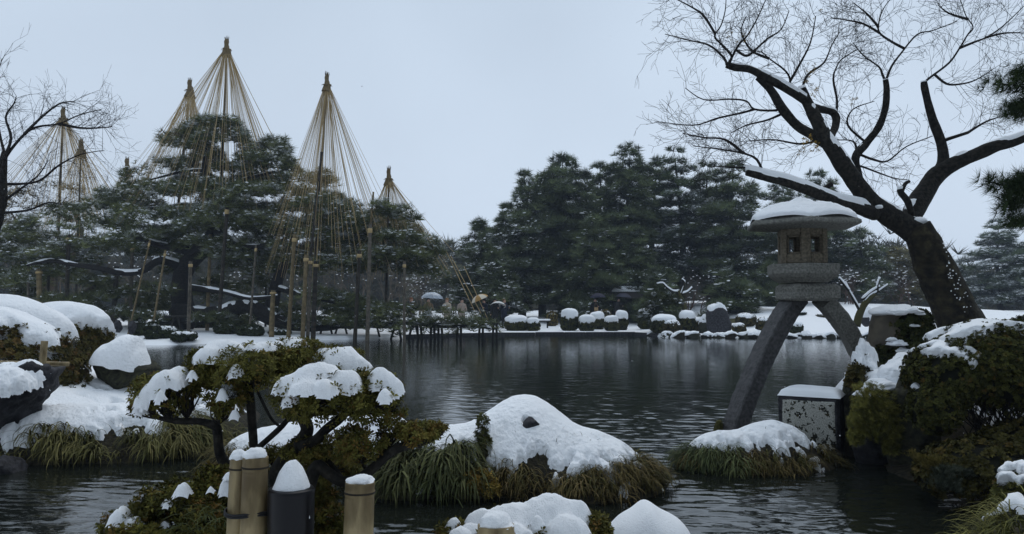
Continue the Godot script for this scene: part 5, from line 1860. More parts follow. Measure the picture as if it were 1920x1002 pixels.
	ball(m2, o2, Vector3(0.46, 0.34, 0.42), 44, 60, rock_shape(71, 22, 0.25))
	for i in m2.v.size():
		var q := m2.v[i] - o2
		q.y += 0.42 * q.x if q.y > 0.0 else 0.30 * q.x
		if q.x < 0.05 and q.y < 0.0: q.y *= 1.0 + 2.2 * clampf(0.05 - q.x, 0.0, 0.5)
		m2.v[i] = o2 + q
	put("stone", m2, M.rock, r2)
	snow_patch("snow", r2, [[12, 682, 60, 24, 0.0], [50, 676, 34, 17, 0.0], [-40, 692, 60, 28, 0.0], [16, 690, 50, 20, -0.2]], 7.4, M.snow, 0.9, 0.012)
	stone("boulder", "low grey boulder in the water at the left edge", "rock", P(4, 885, 6.9), Vector3(0.22, 0.15, 0.2), 66, 0.0, M.rock)
	# two low bollard-like stones under the pine on the far side
	for q in [[246, 616, "left one of two small snow-free stones on the far snow, behind the pointed boulder"], [222, 614, "right-leaning one of two small snow-free stones on the far snow, behind the left hedges"]]:
		stone("small_stone", q[2], "rock", P(q[0], q[1], 29.5), Vector3(0.16, 0.26, 0.16), int(q[0]), 0.0, M.rock)
	# bamboo rail
	var rl := thing("bamboo_rail", "low rail of old bamboo with one short post in front of the left hedge", "railing", P(80, 700, 7.9))
	var pm := MB.new()
	rod(pm, P(74, 730, 7.9), P(83, 640, 7.9), 0.037, 0.035, 12, 0.03)
	put("post", pm, M.bamboo, rl)
	var rm := MB.new()
	rod(rm, P(-60, 680, 7.94), P(128, 683, 8.0), 0.026, 0.024, 10, 0.03)
	put("rail", rm, M.bamboo, rl)


func build_islands() -> void:
	rng.seed = 431
	var ga := Color(0.030, 0.030, 0.012)
	var gb := Color(0.070, 0.052, 0.027)
	# the large snowy islet in the middle
	var h0 := bumps([[0.10, -6.75, 0.62, 0.85, 0.66], [0.62, -6.45, 0.70, 0.68, 0.40], [-0.42, -6.55, 0.72, 0.66, 0.44], [-0.80, -6.35, 0.55, 0.5, 0.30]])
	var h := func(x: float, z: float) -> float: return h0.call(x, z) + 0.025 * nz.get_noise_2d(x * 80.0, z * 80.0) - 0.03
	var t := Node3D.new()
	t.name = numbered("islet")
	t.position = Vector3(0, 0, -6.4)
	add_child(t)
	tag(t, "largest snow-covered islet in the middle of the pond, fringed with drooping sedge", "islet")
	put("earth", field(-1.5, 1.5, -7.8, -5.7, 130, 100, h, 0.0), M.soil, t)
	var a := P(992, 812, 6.32)
	var b := P(905, 812, 6.25)
	put("snow", field(-1.5, 1.5, -7.8, -5.7, 330, 240, snow_sheet(h, 0.17, 0.075, 70.0, 0.23, [[a.x, a.z, 0.05, 0.04], [b.x, b.z, 0.05, 0.22], [-1.0, -6.1, 0.22, 0.3]]), 0.0), M.snow, t)
	var hs := MB.new()
	ball(hs, Vector3(a.x, h.call(a.x, a.z) + 0.005, a.z), Vector3(0.085, 0.085, 0.09), 14, 20, rock_shape(70))
	put("stone", hs, M.rock, t)
	grass(t, h, [-0.5, 1.35, -6.6, -5.8], 0.04, 0.20, 85, 26, 0.22, 0.1, ga, gb, "sedge")
	grass(t, h, [-1.35, -0.3, -6.5, -5.8], 0.05, 0.30, 80, 28, 0.36, 0.0, Color(0.018, 0.023, 0.011), Color(0.048, 0.050, 0.026), "sedge")
	grass(t, h, [0.7, 1.4, -7.0, -6.0], 0.04, 0.22, 40, 34, 0.22, -0.6, ga, gb, "sedge")
	grass(t, h, [-0.9, 1.1, -6.9, -6.1], 0.25, 0.5, 36, 6, 0.15, -1.0, ga, gb, "thin_blades", "blade_up")
	var lf := Scat.new()
	for q in [[900, 900, 0.13], [880, 905, 0.09], [915, 915, 0.10]]:
		pad_leaves(lf, P(q[0], q[1], 5.85), Vector3(q[2], 0.08, 0.08), 150, 0.035, Color(0.06, 0.045, 0.012), Color(0.12, 0.085, 0.025), Color(0.10, 0.05, 0.015), 0.2)
	copies_of("golden_leaves", T.leaves, lf, t)
	var bl := Scat.new()
	for q in [[905, 790], [903, 812], [908, 830]]:
		pad_leaves(bl, P(q[0], q[1], 6.2), Vector3(0.05, 0.05, 0.05), 40, 0.04, Color(0.02, 0.026, 0.01), Color(0.05, 0.05, 0.02), Color(0.05, 0.04, 0.02), 0.1)
	copies_of("leaf_sprig", T.leaves, bl, t)
	# second islet behind the pruned shrub
	var k0 := bumps([[-1.75, -7.25, 1.0, 0.6, 0.40], [-1.2, -7.2, 0.5, 0.45, 0.42], [-2.4, -7.1, 0.5, 0.4, 0.26]])
	var k := func(x: float, z: float) -> float: return k0.call(x, z) + 0.02 * nz.get_noise_2d(x * 80.0, z * 80.0) - 0.03
	var t2 := Node3D.new()
	t2.name = numbered("islet")
	t2.position = Vector3(-1.7, 0, -7.2)
	add_child(t2)
	tag(t2, "low snowy islet partly hidden behind the pruned shrub", "islet")
	put("earth", field(-3.0, -0.6, -8.0, -6.5, 90, 60, k, 0.0), M.soil, t2)
	put("snow", field(-3.0, -0.6, -8.0, -6.5, 200, 130, snow_sheet(k, 0.10, 0.07, 70.0, 0.08, []), 0.0), M.snow, t2)
	grass(t2, k, [-2.8, -0.7, -7.3, -6.6], 0.03, 0.2, 60, 26, 0.25, 0.1, ga, gb, "sedge")
	# small grassy islet before the lantern
	var s0 := bumps([[2.30, -7.2, 0.78, 0.48, 0.27], [2.55, -7.3, 0.5, 0.4, 0.32], [1.95, -7.1, 0.4, 0.34, 0.22]])
	var s := func(x: float, z: float) -> float: return s0.call(x, z) + 0.03 * nz.get_noise_2d(x * 90.0, z * 90.0) - 0.03
	var t3 := Node3D.new()
	t3.name = numbered("islet")
	t3.position = Vector3(2.3, 0, -7.1)
	add_child(t3)
	tag(t3, "small flat islet of snow and sedge at the foot of the stone lantern", "islet")
	put("earth", field(1.4, 3.2, -7.9, -6.6, 80, 60, s, 0.0), M.soil, t3)
	put("snow", field(1.4, 3.2, -7.9, -6.6, 220, 160, snow_sheet(s, 0.14, 0.075, 90.0, 0.19, []), 0.0), M.snow, t3)
	grass(t3, s, [1.5, 3.1, -7.3, -6.65], 0.02, 0.13, 55, 26, 0.2, 0.15, ga, gb, "sedge")
	grass(t3, s, [1.5, 2.1, -7.3, -6.65], 0.02, 0.2, 40, 40, 0.24, -0.2, Color(0.022, 0.03, 0.016), Color(0.05, 0.058, 0.03), "sedge")
	grass(t3, s, [1.7, 2.9, -7.4, -6.8], 0.1, 0.3, 14, 5, 0.12, -1.0, ga, gb, "thin_blades", "blade_up")


func lichen_tex() -> ImageTexture:   # pale crust broken by dark stone, thinning out downwards
	var im := Image.create(256, 256, false, Image.FORMAT_RGB8)
	var n := FastNoiseLite.new()
	n.seed = 44
	n.frequency = 0.028
	n.fractal_octaves = 4
	for y in 256:
		for x in 256:
			var k := n.get_noise_2d(x, y) + 0.5 * n.get_noise_2d(x * 3.0 + 400.0, y * 3.0)
			var f := y / 256.0
			var edge := 0.30 - 0.62 * smoothstep(0.45, 1.0, f) - 0.35 * smoothstep(0.80, 1.0, x / 256.0) * smoothstep(0.3, 0.7, f)
			var w := smoothstep(-0.06, 0.05, k + edge)
			var pale := Color(0.40, 0.40, 0.36) * (0.85 + 0.5 * n.get_noise_2d(x * 5.0, y * 5.0))
			var dark := Color(0.018, 0.018, 0.014).lerp(Color(0.05, 0.04, 0.015), smoothstep(0.0, 0.4, n.get_noise_2d(x * 2.0, y * 2.0 + 90.0)))
			var c := dark.lerp(pale, w).linear_to_srgb()
			im.set_pixel(x, y, c)
	return ImageTexture.create_from_image(im)


func build_right_bank() -> void:
	rng.seed = 451
	# lichen-covered block
	var D := 7.5
	var c := P(1541, 790, D)
	var t := thing("stone_block", "squared stone block crusted with pale lichen under a slab of snow, beside the small islet", "stone", Vector3(c.x, 0, c.z - 0.2))
	var lm := solid("lichen_stone", Color.WHITE, 0.95)
	lm.albedo_texture = lichen_tex()
	lm.albedo_color = Color.WHITE
	var y1 := P(1523, 744, D).y
	var b := Basis(Vector3.UP, deg_to_rad(-31.0))
	var bc := Vector3(c.x, y1 * 0.5 - 0.1, c.z - 0.24)
	var sz := Vector3(0.58, y1 + 0.2, 0.42)
	var bm := MB.new()
	box(bm, Transform3D(b, bc), sz, 0.025)
	for i in bm.v.size():
		var q := bm.v[i] * 50.0
		bm.v[i] += Vector3(nz.get_noise_3d(q.x, q.y, q.z), nz.get_noise_3d(q.y, q.z, q.x) * 0.5, 0) * 0.02
	put("block", bm, M.rock, t, true)
	var fm := MB.new()   # the lichen crust on its face: a thin uneven plate
	var nx := 24
	for j in nx + 1:
		for i in nx + 1:
			var u := float(i) / nx
			var v := float(j) / nx
			var p := Vector3((u - 0.5) * (sz.x - 0.05), y1 - 0.03 - bc.y - v * (y1 + 0.02), sz.z * 0.5 + 0.006 + 0.008 * nz.get_noise_2d(u * 300.0, v * 300.0))
			if i == 0 or i == nx or j == 0 or j == nx: p.z -= 0.02
			fm.v.append(Transform3D(b, bc) * p)
			fm.uv.append(Vector2(u, v))
	for j in nx:
		for i in nx:
			var q := j * (nx + 1) + i
			fm.tri(q, q + 1, q + nx + 2)
			fm.tri(q, q + nx + 2, q + nx + 1)
	put("lichen_crust", fm, lm, t)
	var st := MB.new()
	var N := 20
	for j in N + 1:
		for i in N + 1:
			var u := float(i) / N * 2.0 - 1.0
			var v := float(j) / N * 2.0 - 1.0
			var e := pow(maxf(0.0, 1.0 - pow(absf(u), 5.0)), 0.5) * pow(maxf(0.0, 1.0 - pow(absf(v), 5.0)), 0.5)
			st.v.append(Transform3D(b, bc) * Vector3(u * sz.x * 0.515, sz.y * 0.5 - 0.012 + 0.085 * e * (1.0 + 0.2 * nz.get_noise_2d(u * 50.0, v * 50.0)), v * sz.z * 0.52))
	for j in N:
		for i in N:
			var q := j * (N + 1) + i
			st.tri(q, q + 1, q + N + 2)
			st.tri(q, q + N + 2, q + N + 1)
	put("snow", st, M.snow_fine, t)
	# the bank itself
	var h0 := bumps([[5.9, -8.7, 2.6, 2.2, 1.02], [3.95, -8.1, 0.75, 0.8, 0.80], [5.3, -6.7, 1.9, 1.4, 0.42], [4.6, -7.5, 1.0, 1.0, 0.62]])
	var h := func(x: float, z: float) -> float: return h0.call(x, z) + 0.04 * nz.get_noise_2d(x * 60.0, z * 60.0) - 0.03
	var bk := Node3D.new()
	bk.name = "right_bank"
	bk.position = Vector3(4.5, 0, -7.5)
	add_child(bk)
	tag(bk, "", "", "", "structure")
	put("earth", field(2.9, 8.6, -11.0, -5.3, 130, 130, h, 0.0), M.soil, bk)
	put("snow", field(2.9, 8.6, -11.0, -5.5, 230, 220, snow_sheet(h, 0.46, 0.09, 60.0, 0.14, [[4.2, -6.3, 0.6, 0.5]]), 0.0), M.snow, bk)
	# stump wrapped in ivy
	var sp := P(1668, 690, 8.2)
	var s := thing("ivy_stump", "old grey stump half wrapped in snowy ivy, between the lantern and the clipped hedge", "stump", sp)
	var sm := MB.new()
	limb(sm, PackedVector3Array([sp - Vector3(0, 0.15, 0), P(1672, 640, 8.2), P(1676, 586, 8.2)]), [0.27, 0.235, 0.22], 22, 0.16, 5)
	put("trunk", sm, M.bamboo_grey, s)
	snow_blob("snow", s, P(1674, 588, 8.15), Vector3(0.24, 0.10, 0.22), 73, 0.25)
	var iv := Scat.new()
	var shade_core := MB.new()
	for q in [[1700, 610, 0.20], [1715, 640, 0.24], [1695, 665, 0.22], [1725, 605, 0.13], [1740, 640, 0.14], [1660, 672, 0.14]]:
		var o := P(q[0], q[1], 8.05)
		ball(shade_core, o, Vector3(q[2], q[2], q[2]) * 0.75, 12, 16, blob_shape(int(q[0]), 0.3))
		pad_leaves(iv, o, Vector3(q[2], q[2], q[2]), 420, 0.055, Color(0.010, 0.014, 0.007), Color(0.026, 0.030, 0.013), Color(0.04, 0.034, 0.014), 0.12, 0.7)
	put("ivy_shade_core", shade_core, M.shade_core, s)  # dark lumps painted as the shade behind the ivy leaves
	copies_of("ivy", T.box_leaf, iv, s)
	for q in [[1682, 646, 0.10, 0.045], [1694, 660, 0.08, 0.04], [1672, 638, 0.05, 0.03], [1705, 584, 0.12, 0.05], [1686, 588, 0.1, 0.06], [1726, 590, 0.05, 0.025], [1700, 672, 0.05, 0.03], [1714, 612, 0.05, 0.025]]:
		snow_blob("ivy_snow", s, P(q[0], q[1], 7.87), Vector3(q[2], q[3], q[2] * 0.8), int(q[0] + q[1]), 0.5, 70.0)
	# rocks of the bank's edge
	stone("bank_rock", "tall mossy rock with a lean in the water below the snow ledge, nearest the hedge", "rock", P(1698, 800, 7.0), Vector3(0.22, 0.52, 0.3), 91, 0.0, M.rock_moss)
	stone("bank_rock", "dark wet rock at the waterline right of the lichen block", "rock", P(1650, 815, 7.3), Vector3(0.30, 0.45, 0.3), 92, 0.0, M.rock)
	stone("bank_rock", "small mossy rock under the lantern's right leg", "rock", P(1625, 745, 7.6), Vector3(0.2, 0.42, 0.26), 93, 0.07, M.rock_moss, "", 0.5)
	stone("bank_rock", "dark snow-topped rock on the ledge left of the hedge", "rock", P(1690, 742, 7.35), Vector3(0.26, 0.30, 0.26), 94, 0.12, M.rock_moss, "", 0.45, 0.25)
	for q in [[1650, 715, 7.5, 0.20, 0.11], [1675, 712, 7.4, 0.24, 0.12], [1655, 728, 7.2, 0.17, 0.08], [1626, 742, 7.2, 0.12, 0.05]]:
		snow_blob("ledge_snow", bk, P(q[0], q[1], q[2]), Vector3(q[3], q[4], q[3] * 0.9), int(q[0]), 0.4, 60.0)
	# creeping juniper that hangs over the ledge
	var jn := thing("creeping_juniper", "yellow-green creeping juniper hanging over the ledge to the water", "shrub", P(1650, 760, 7.0))
	var sc := Scat.new()
	for q in [[1625, 735, 0.10], [1640, 755, 0.12], [1658, 775, 0.12], [1650, 795, 0.11], [1640, 780, 0.09], [1664, 810, 0.07], [1667, 832, 0.05], [1612, 770, 0.07], [1607, 795, 0.07], [1680, 770, 0.08], [1603, 815, 0.05]]:
		for i in 240:
			var d: Vector3 = rv() * q[2]
			sc.add(Transform3D(turned(Vector3(d.x * 3.0, -0.5 + d.y * 4.0, 0.7), rr(0.05, 0.09)), P(q[0], q[1], 6.95) + d), tone(Color(0.034, 0.038, 0.012), Color(0.120, 0.112, 0.036), 0.3))
	copies_of("foliage", T.spray, sc, jn)
	var mo := Scat.new()
	var iv2 := thing("ivy_clump", "dark ivy clump beside the foot of the lantern's right leg", "plant", P(1610, 720, 7.5))
	for q in [[1612, 705, 0.12], [1618, 725, 0.12], [1600, 718, 0.07]]:
		pad_leaves(mo, P(q[0], q[1], 7.5), Vector3(q[2], q[2], q[2]), 260, 0.05, Color(0.014, 0.014, 0.007), Color(0.04, 0.034, 0.014), Color(0.05, 0.035, 0.014), 0.3, 0.3)
	copies_of("foliage", T.box_leaf, mo, iv2)
	# the big clipped hedge
	var la := Color(0.009, 0.011, 0.004)
	var lb := Color(0.042, 0.044, 0.015)
	var lc := Color(0.046, 0.030, 0.010)
	var hd := hedge("big rounded clipped hedge dusted with snow at the right edge, open and twiggy underneath", [[P(1876, 686, 6.35), Vector3(0.66, 0.37, 0.62)], [P(1778, 704, 6.3), Vector3(0.34, 0.28, 0.4)], [P(1752, 765, 6.15), Vector3(0.20, 0.22, 0.26)], [P(1990, 680, 6.4), Vector3(0.6, 0.42, 0.6)]], 0.023, 19000.0, 0.03, la, lb, lc, 0.10, P(1866, 860, 6.35), 461, 0.86, 0.9, "clipped_hedge", 3.0)
	var stems := MB.new()
	for i in 30:
		var a0 := P(rr(1830, 1930), 850, 6.3 + rr(-0.1, 0.2))
		inner_twigs(stems, a0, P(1870 + rr(-60, 60), 742, 6.3), Vector3(0.5, 0.10, 0.4), 3, 0.010)
	put("stems", stems, M.bark_dark, hd)
	# low bushes along the water
	hedge("low dark bush spreading over the water at the right, under the clipped hedge", [[P(1860, 878, 5.75), Vector3(0.52, 0.22, 0.4)], [P(1770, 890, 5.75), Vector3(0.20, 0.16, 0.25)], [P(1930, 850, 5.9), Vector3(0.4, 0.24, 0.4)]], 0.04, 5200.0, 0.0, Color(0.014, 0.014, 0.005), Color(0.040, 0.036, 0.013), lc, 0.15, P(1850, 930, 5.75), 462)
	hedge("bush patch with lumps of snow in the bottom right corner", [[P(1925, 925, 4.9), Vector3(0.20, 0.14, 0.2)]], 0.04, 6000.0, 0.05, Color(0.018, 0.018, 0.007), lb, lc, 0.15, P(1925, 960, 4.9), 463, 0.86, 0.9, "clipped_bush", 6.0)
	var fe := thing("fern", "yellowish fern-like plant at the water's edge under the right-hand bushes", "fern", P(1748, 880, 5.6))
	var fs := Scat.new()
	for i in 34:   # arching fronds from two or three crowns
		var c0: Vector3 = [P(1738, 880, 5.6), P(1756, 876, 5.55), P(1722, 868, 5.65)][i % 3]
		var a := rr(0, TAU)
		var out := Vector3(cos(a), 0, sin(a) * 0.7 + 0.25) * rr(0.06, 0.17)
		var up := rr(0.10, 0.24)
		for k in 24:
			var f := k / 23.0
			var q := c0 + out * f + Vector3(0, up * (f - 0.55 * f * f), 0) + rv() * 0.008
			fs.add(Transform3D(turned(Vector3(out.x * 3.0 + rr(-0.6, 0.6), 0.7, rr(-0.2, 0.6)), rr(0.018, 0.045) * (1.25 - f)), q), tone(Color(0.040, 0.038, 0.012), Color(0.135, 0.108, 0.044), 0.3))
	copies_of("fronds", T.spray, fs, fe)
	var bs := thing("blue_juniper", "blue-grey creeping conifer touching the water at the right", "shrub", P(1775, 915, 5.6))
	var bj := Scat.new()
	for k in 9:
		var c0 := P(1772 + rr(-24, 40), 902 + rr(-22, 18), 5.52)
		for i in 110:
			var d := rv() * Vector3(0.055, 0.03, 0.05)
			bj.add(Transform3D(turned(Vector3(d.x * 14.0, 0.6 + d.y * 6.0, rr(0, 1)), rr(0.022, 0.05)), c0 + d), tone(Color(0.024, 0.030, 0.026), Color(0.085, 0.098, 0.094), 0.35))
	copies_of("foliage", T.spray, bj, bs)
	# near grass and rock in the bottom right corner
	var g0 := bumps([[2.25, -3.15, 0.55, 0.5, 0.72], [2.7, -3.3, 0.6, 0.6, 0.74]])
	var gr := thing("corner_rock", "snow-specked mossy rock in the bottom right corner", "rock", P(1920, 1000, 3.3))
	var gm := MB.new()
	ball(gm, P(1925, 1012, 3.35), Vector3(0.20, 0.14, 0.2), 26, 34, rock_shape(97, 12, 0.2))
	put("stone", gm, M.rock_moss, gr)
	tag(put("snow", snow_on(gm, 0.02, 0.75, 1.1, 5.0, 0.01), M.snow_fine, gr), "", "", "", "stuff")
	var gt := thing("corner_grass", "loose green grass in the bottom right corner by the rock", "grass", Vector3(2.1, 0.4, -3.2))
	tag(gt, "", "", "", "stuff")
	grass(gt, g0, [1.75, 2.45, -3.4, -2.75], 0.2, 0.62, 70, 26, 0.17, -1.0, Color(0.030, 0.034, 0.012), Color(0.10, 0.095, 0.036), "blades", "blade")
	var gs := MB.new()
	ball(gs, Vector3(2.4, 0.25, -3.15), Vector3(0.62, 0.36, 0.5), 16, 24, blob_shape(5))
	put("earth", gs, M.soil, gt)


# ---------------------------------------------------------------- foreground

func bamboo_post(label: String, px: float, py: float, lean: float, wid: float, d: float, snow_h: float, sd: int) -> Node3D:
	var top := P(px, py, d)
	var foot := Vector3(top.x + lean, 0.1, top.z + 0.02)
	var t := thing("bamboo_post", label, "post", foot, "bamboo fence posts")
	var r := S(wid, d) * 0.5
	var mb := MB.new()
	var ax := (top - foot).normalized()
	var l := top.distance_to(foot)
	var prof := []
	var nodes := [0.032, 0.33, 0.62]
	var s := 0.0
	while s < l:
		var k := 1.0
		for nd in nodes:
			k += 0.055 * exp(-pow((s - nd) / 0.006, 2.0)) - 0.03 * exp(-pow((s - nd - 0.014) / 0.006, 2.0))
		prof.append([s, r * k * (1.0 + 0.05 * s)])
		s += 0.004 if s < 0.1 else 0.012
	var pts := PackedVector3Array()
	var rad := PackedFloat32Array()
	for q in prof:
		pts.append(top - ax * q[0])
		rad.append(q[1])
	pts.reverse(); rad.reverse()
	# cut rim and hollow
	for q in [[0.002, 0.97], [0.002, 0.80], [-0.012, 0.78]]:
		pts.append(top + ax * q[0]); rad.append(r * q[1])
	tube(mb, pts, rad, 28, 0.0)
	put("culm", mb, M.bamboo, t)
	var dk := MB.new()
	tube(dk, PackedVector3Array([top - ax * 0.034, top - ax * 0.028]), PackedFloat32Array([r * 1.062, r * 1.062]), 28, 0.0)
	put("node_ring", dk, M.pole, t)
	if snow_h > 0.0:
		snow_blob("snow", t, top + ax * 0.003, Vector3(r * 0.97, snow_h, r * 0.97), sd, 0.3, 60.0)
	return t


func build_foreground() -> void:
	rng.seed = 501
	var D := 3.0
	var t := thing("pruned_shrub", "cloud-pruned evergreen shrub with twisted dark stems and pillows of snow, in the foreground", "shrub", P(540, 1010, 2.95))
	var stems := [
		[[[560, 990], [520, 905], [535, 862], [562, 832], [576, 806], [566, 782], [550, 762], [552, 742]], [0.040, 0.036, 0.032, 0.029, 0.026, 0.024, 0.020, 0.014], 0.0],
		[[[556, 842], [590, 828], [612, 805], [634, 788], [655, 768], [672, 750]], [0.028, 0.022, 0.019, 0.018, 0.014, 0.009], -0.05],
		[[[545, 985], [455, 915], [428, 880], [412, 850], [408, 815], [404, 800], [376, 791], [335, 790], [295, 784]], [0.03, 0.028, 0.026, 0.022, 0.020, 0.020, 0.015, 0.014, 0.008], 0.1],
		[[[478, 930], [476, 850], [472, 790], [468, 740], [462, 705], [440, 690]], [0.022, 0.020, 0.019, 0.018, 0.016, 0.010], 0.15],
		[[[470, 852], [500, 826], [528, 800], [545, 780]], [0.013, 0.012, 0.012, 0.010], 0.05],
		[[[466, 700], [485, 740], [508, 785], [524, 800]], [0.007, 0.006, 0.006, 0.006], 0.1],
		[[[560, 985], [590, 880], [615, 888], [640, 903], [672, 898], [700, 878], [730, 850], [762, 836], [800, 828], [830, 812]], [0.03, 0.026, 0.024, 0.022, 0.022, 0.021, 0.020, 0.017, 0.012, 0.006], -0.1],
		[[[640, 900], [620, 870], [600, 858], [570, 850]], [0.014, 0.010, 0.008, 0.005], -0.05],
		[[[690, 885], [672, 850], [680, 825], [700, 808]], [0.012, 0.009, 0.007, 0.004], 0.0]]
	for s in stems:
		var mb := MB.new()
		limb(mb, PL(s[0], D + s[2]), s[1], 12, 0.2, 6)
		put("stem", mb, M.bark_dark, t)
	# leaf pads [px, py, half width, half height, depth offset, from px, from py, brown share]
	var pads := [[470, 690, 112, 42, 0.15, 462, 720, 0.2], [395, 690, 52, 40, 0.15, 440, 715, 0.2], [560, 668, 80, 34, 0.25, 470, 715, 0.3], [640, 682, 48, 32, 0.2, 560, 740, 0.3],
		[300, 742, 62, 42, 0.1, 320, 790, 0.25], [345, 722, 40, 30, 0.12, 350, 785, 0.25], [425, 745, 44, 42, 0.1, 410, 795, 0.4], [262, 760, 26, 22, 0.1, 290, 785, 0.2],
		[600, 745, 98, 48, -0.08, 560, 780, 0.15], [690, 745, 72, 52, -0.08, 660, 775, 0.15], [540, 742, 40, 38, -0.05, 550, 770, 0.15], [730, 760, 34, 40, -0.1, 690, 775, 0.15],
		[665, 836, 58, 36, -0.1, 672, 870, 0.45], [580, 850, 50, 30, -0.02, 600, 865, 0.3], [785, 812, 46, 22, -0.1, 780, 835, 0.7], [730, 812, 40, 22, -0.05, 720, 850, 0.6], [620, 885, 60, 26, 0.1, 620, 890, 0.4], [822, 806, 20, 12, -0.1, 815, 822, 0.8],
		[465, 858, 18, 14, 0.1, 472, 870, 0.3], [520, 850, 30, 16, 0.1, 520, 880, 0.3]]
	var tw := MB.new()
	var ca := Color(0.026, 0.027, 0.008)
	var cb := Color(0.088, 0.084, 0.027)
	var cc := Color(0.075, 0.045, 0.016)
	for q in pads:
		var d: float = D + q[4]
		var sc := Scat.new()
		var c := P(q[0], q[1], d)
		var r := Vector3(S(q[2], d), S(q[3], d), S(q[2], d) * 0.75)
		pad_leaves(sc, c, r, int(clampf(q[2] * q[3] * 0.36, 90, 1800)), 0.0215, ca, cb, cc, q[7] * 0.8, 0.45)
		copies_of("leaf_pad", T.leaves, sc, t)
		inner_twigs(tw, P(q[5], q[6], d), c, r, int(12 + q[2] * 0.35), 0.0045)
	tag(put("twigs", tw, M.twig, t), "", "", "", "stuff")
	var rim := Scat.new()
	for g in [[[415, 640, 46, 18, 0.15], [392, 652, 30, 12, 0.1], [440, 645, 24, 10, 0.12]], [[640, 652, 50, 22, 0.18], [672, 672, 30, 18, 0.14], [610, 655, 26, 10, 0.2]], [[600, 682, 58, 24, -0.12], [555, 702, 38, 14, -0.14], [642, 694, 40, 18, -0.14], [575, 712, 34, 12, -0.2], [610, 712, 26, 12, -0.22]], [[715, 690, 32, 16, -0.1], [738, 708, 22, 14, -0.12]],
		[[318, 696, 32, 12, 0.05], [292, 714, 26, 13, 0.02], [338, 688, 18, 9, 0.08], [272, 735, 20, 12, 0.0]], [[722, 732, 15, 8, -0.25]], [[545, 730, 15, 11, -0.2]], [[443, 682, 14, 10, 0.0]], [[490, 640, 30, 7, 0.15]], [[550, 634, 28, 7, 0.25]], [[440, 768, 9, 7, 0.0]], [[416, 728, 9, 8, 0.0]], [[360, 694, 8, 6, 0.0]], [[300, 732, 10, 8, -0.05]], [[262, 758, 12, 7, 0.0]], [[520, 640, 14, 6, 0.2]]]:
		for v in snow_patch("snow", t, g, D, M.snow_fine):
			rim.add(Transform3D(turned(Vector3(rr(-0.5, 0.5), 1, rr(0.0, 0.8)), 0.027 * rr(0.6, 1.1)), v), tone(ca, cb, 0.3))
	copies_of("rim_leaves", T.leaves, rim, t)
	# low bush by the posts
	var lo := thing("low_bush", "low leafy bush with scraps of snow in the bottom left foreground", "bush", P(330, 1020, 2.8))
	var lm := MB.new()
	for q in [[330, 950, 75, 50, 0.0], [250, 985, 62, 36, 0.0], [400, 920, 48, 48, 0.05], [400, 985, 60, 50, -0.1], [290, 1010, 90, 45, -0.1], [590, 960, 50, 60, 0.2], [620, 1000, 50, 50, 0.1], [480, 1000, 60, 60, 0.1], [425, 893, 26, 16, 0.1]]:
		var sc := Scat.new()
		var d: float = 2.85 + q[4]
		pad_leaves(sc, P(q[0], q[1], d), Vector3(S(q[2], d), S(q[3], d), S(q[2], d) * 0.8), int(q[2] * q[3] * 0.24), 0.028, Color(0.022, 0.024, 0.008), Color(0.07, 0.066, 0.018), Color(0.07, 0.036, 0.014), 0.25, 0.3)
		copies_of("leaf_pad", T.leaves, sc, lo)
		inner_twigs(lm, P(q[0], q[1] + 60, d), P(q[0], q[1], d), Vector3(S(q[2], d), S(q[3], d), S(q[2], d)), 16, 0.004)
	tag(put("twigs", lm, M.twig, lo), "", "", "", "stuff")
	var rim2 := Scat.new()
	for g in [[[222, 956, 18, 11, 0.0], [232, 952, 12, 8, 0.03]], [[250, 970, 18, 7, 0.0]], [[345, 908, 14, 8, 0.0], [334, 916, 9, 6, 0.0]], [[312, 935, 9, 5, 0.0]], [[425, 897, 14, 12, 0.0]], [[395, 912, 6, 4, 0.0]], [[430, 886, 9, 4, 0.0]], [[308, 976, 7, 4, 0.0]]]:
		for v in snow_patch("snow", lo, g, 2.75, M.snow_fine):
			rim2.add(Transform3D(turned(Vector3(rr(-0.5, 0.5), 1, rr(0.0, 0.8)), 0.026 * rr(0.6, 1.1)), v), tone(ca, cb, 0.3))
	copies_of("rim_leaves", T.leaves, rim2, lo)
	var gsc := Scat.new()
	for i in 60:
		var p := P(rr(350, 440), rr(960, 1010), 2.62)
		var d := Vector3(rr(-1, 0.3), 0, rr(-0.3, 0.6)).normalized()
		var l := rr(0.06, 0.16)
		gsc.add(Transform3D(Basis(d * l, Vector3(0, l * 0.7, 0), d.cross(Vector3.UP) * l), p), tone(Color(0.02, 0.03, 0.016), Color(0.06, 0.07, 0.04)))
	copies_of("grass_blades", T.blade, gsc, lo)
	# posts
	bamboo_post("slimmer left one of the two bamboo posts bound together", 449, 861, -0.02, 34, 2.52, 0.03, 1)
	bamboo_post("thicker right one of the two bamboo posts bound together", 479, 858, -0.01, 46, 2.5, 0.03, 2)
	bamboo_post("single bamboo post with a crust of snow, right of the black post", 675, 905, -0.015, 54, 2.5, 0.022, 3)
	bamboo_post("cut bamboo stub topped with snow at the bottom, before the snowy bush", 930, 985, 0.0, 68, 2.5, 0.042, 4)
	var wp := P(464, 964, 2.5)
	var wm := MB.new()
	var ring := PackedVector3Array()
	var rad := PackedFloat32Array()
	for i in 41:
		var a := TAU * i / 40.0
		ring.append(wp + Vector3(cos(a) * S(42, 2.5), 0.006 * sin(a * 2.0) - 0.004 * cos(a), sin(a) * S(27, 2.5) - 0.005))
		rad.append(0.0042)
	tube(wm, ring, rad, 8)
	for i in ring.size(): ring[i] += Vector3(0, 0.007, 0)
	tube(wm, ring, rad, 8)
	tag(put("binding_wire", wm, M.wire), "dark wire wound round the pair of bamboo posts", "wire")
	var dp := P(546, 915, 2.5)
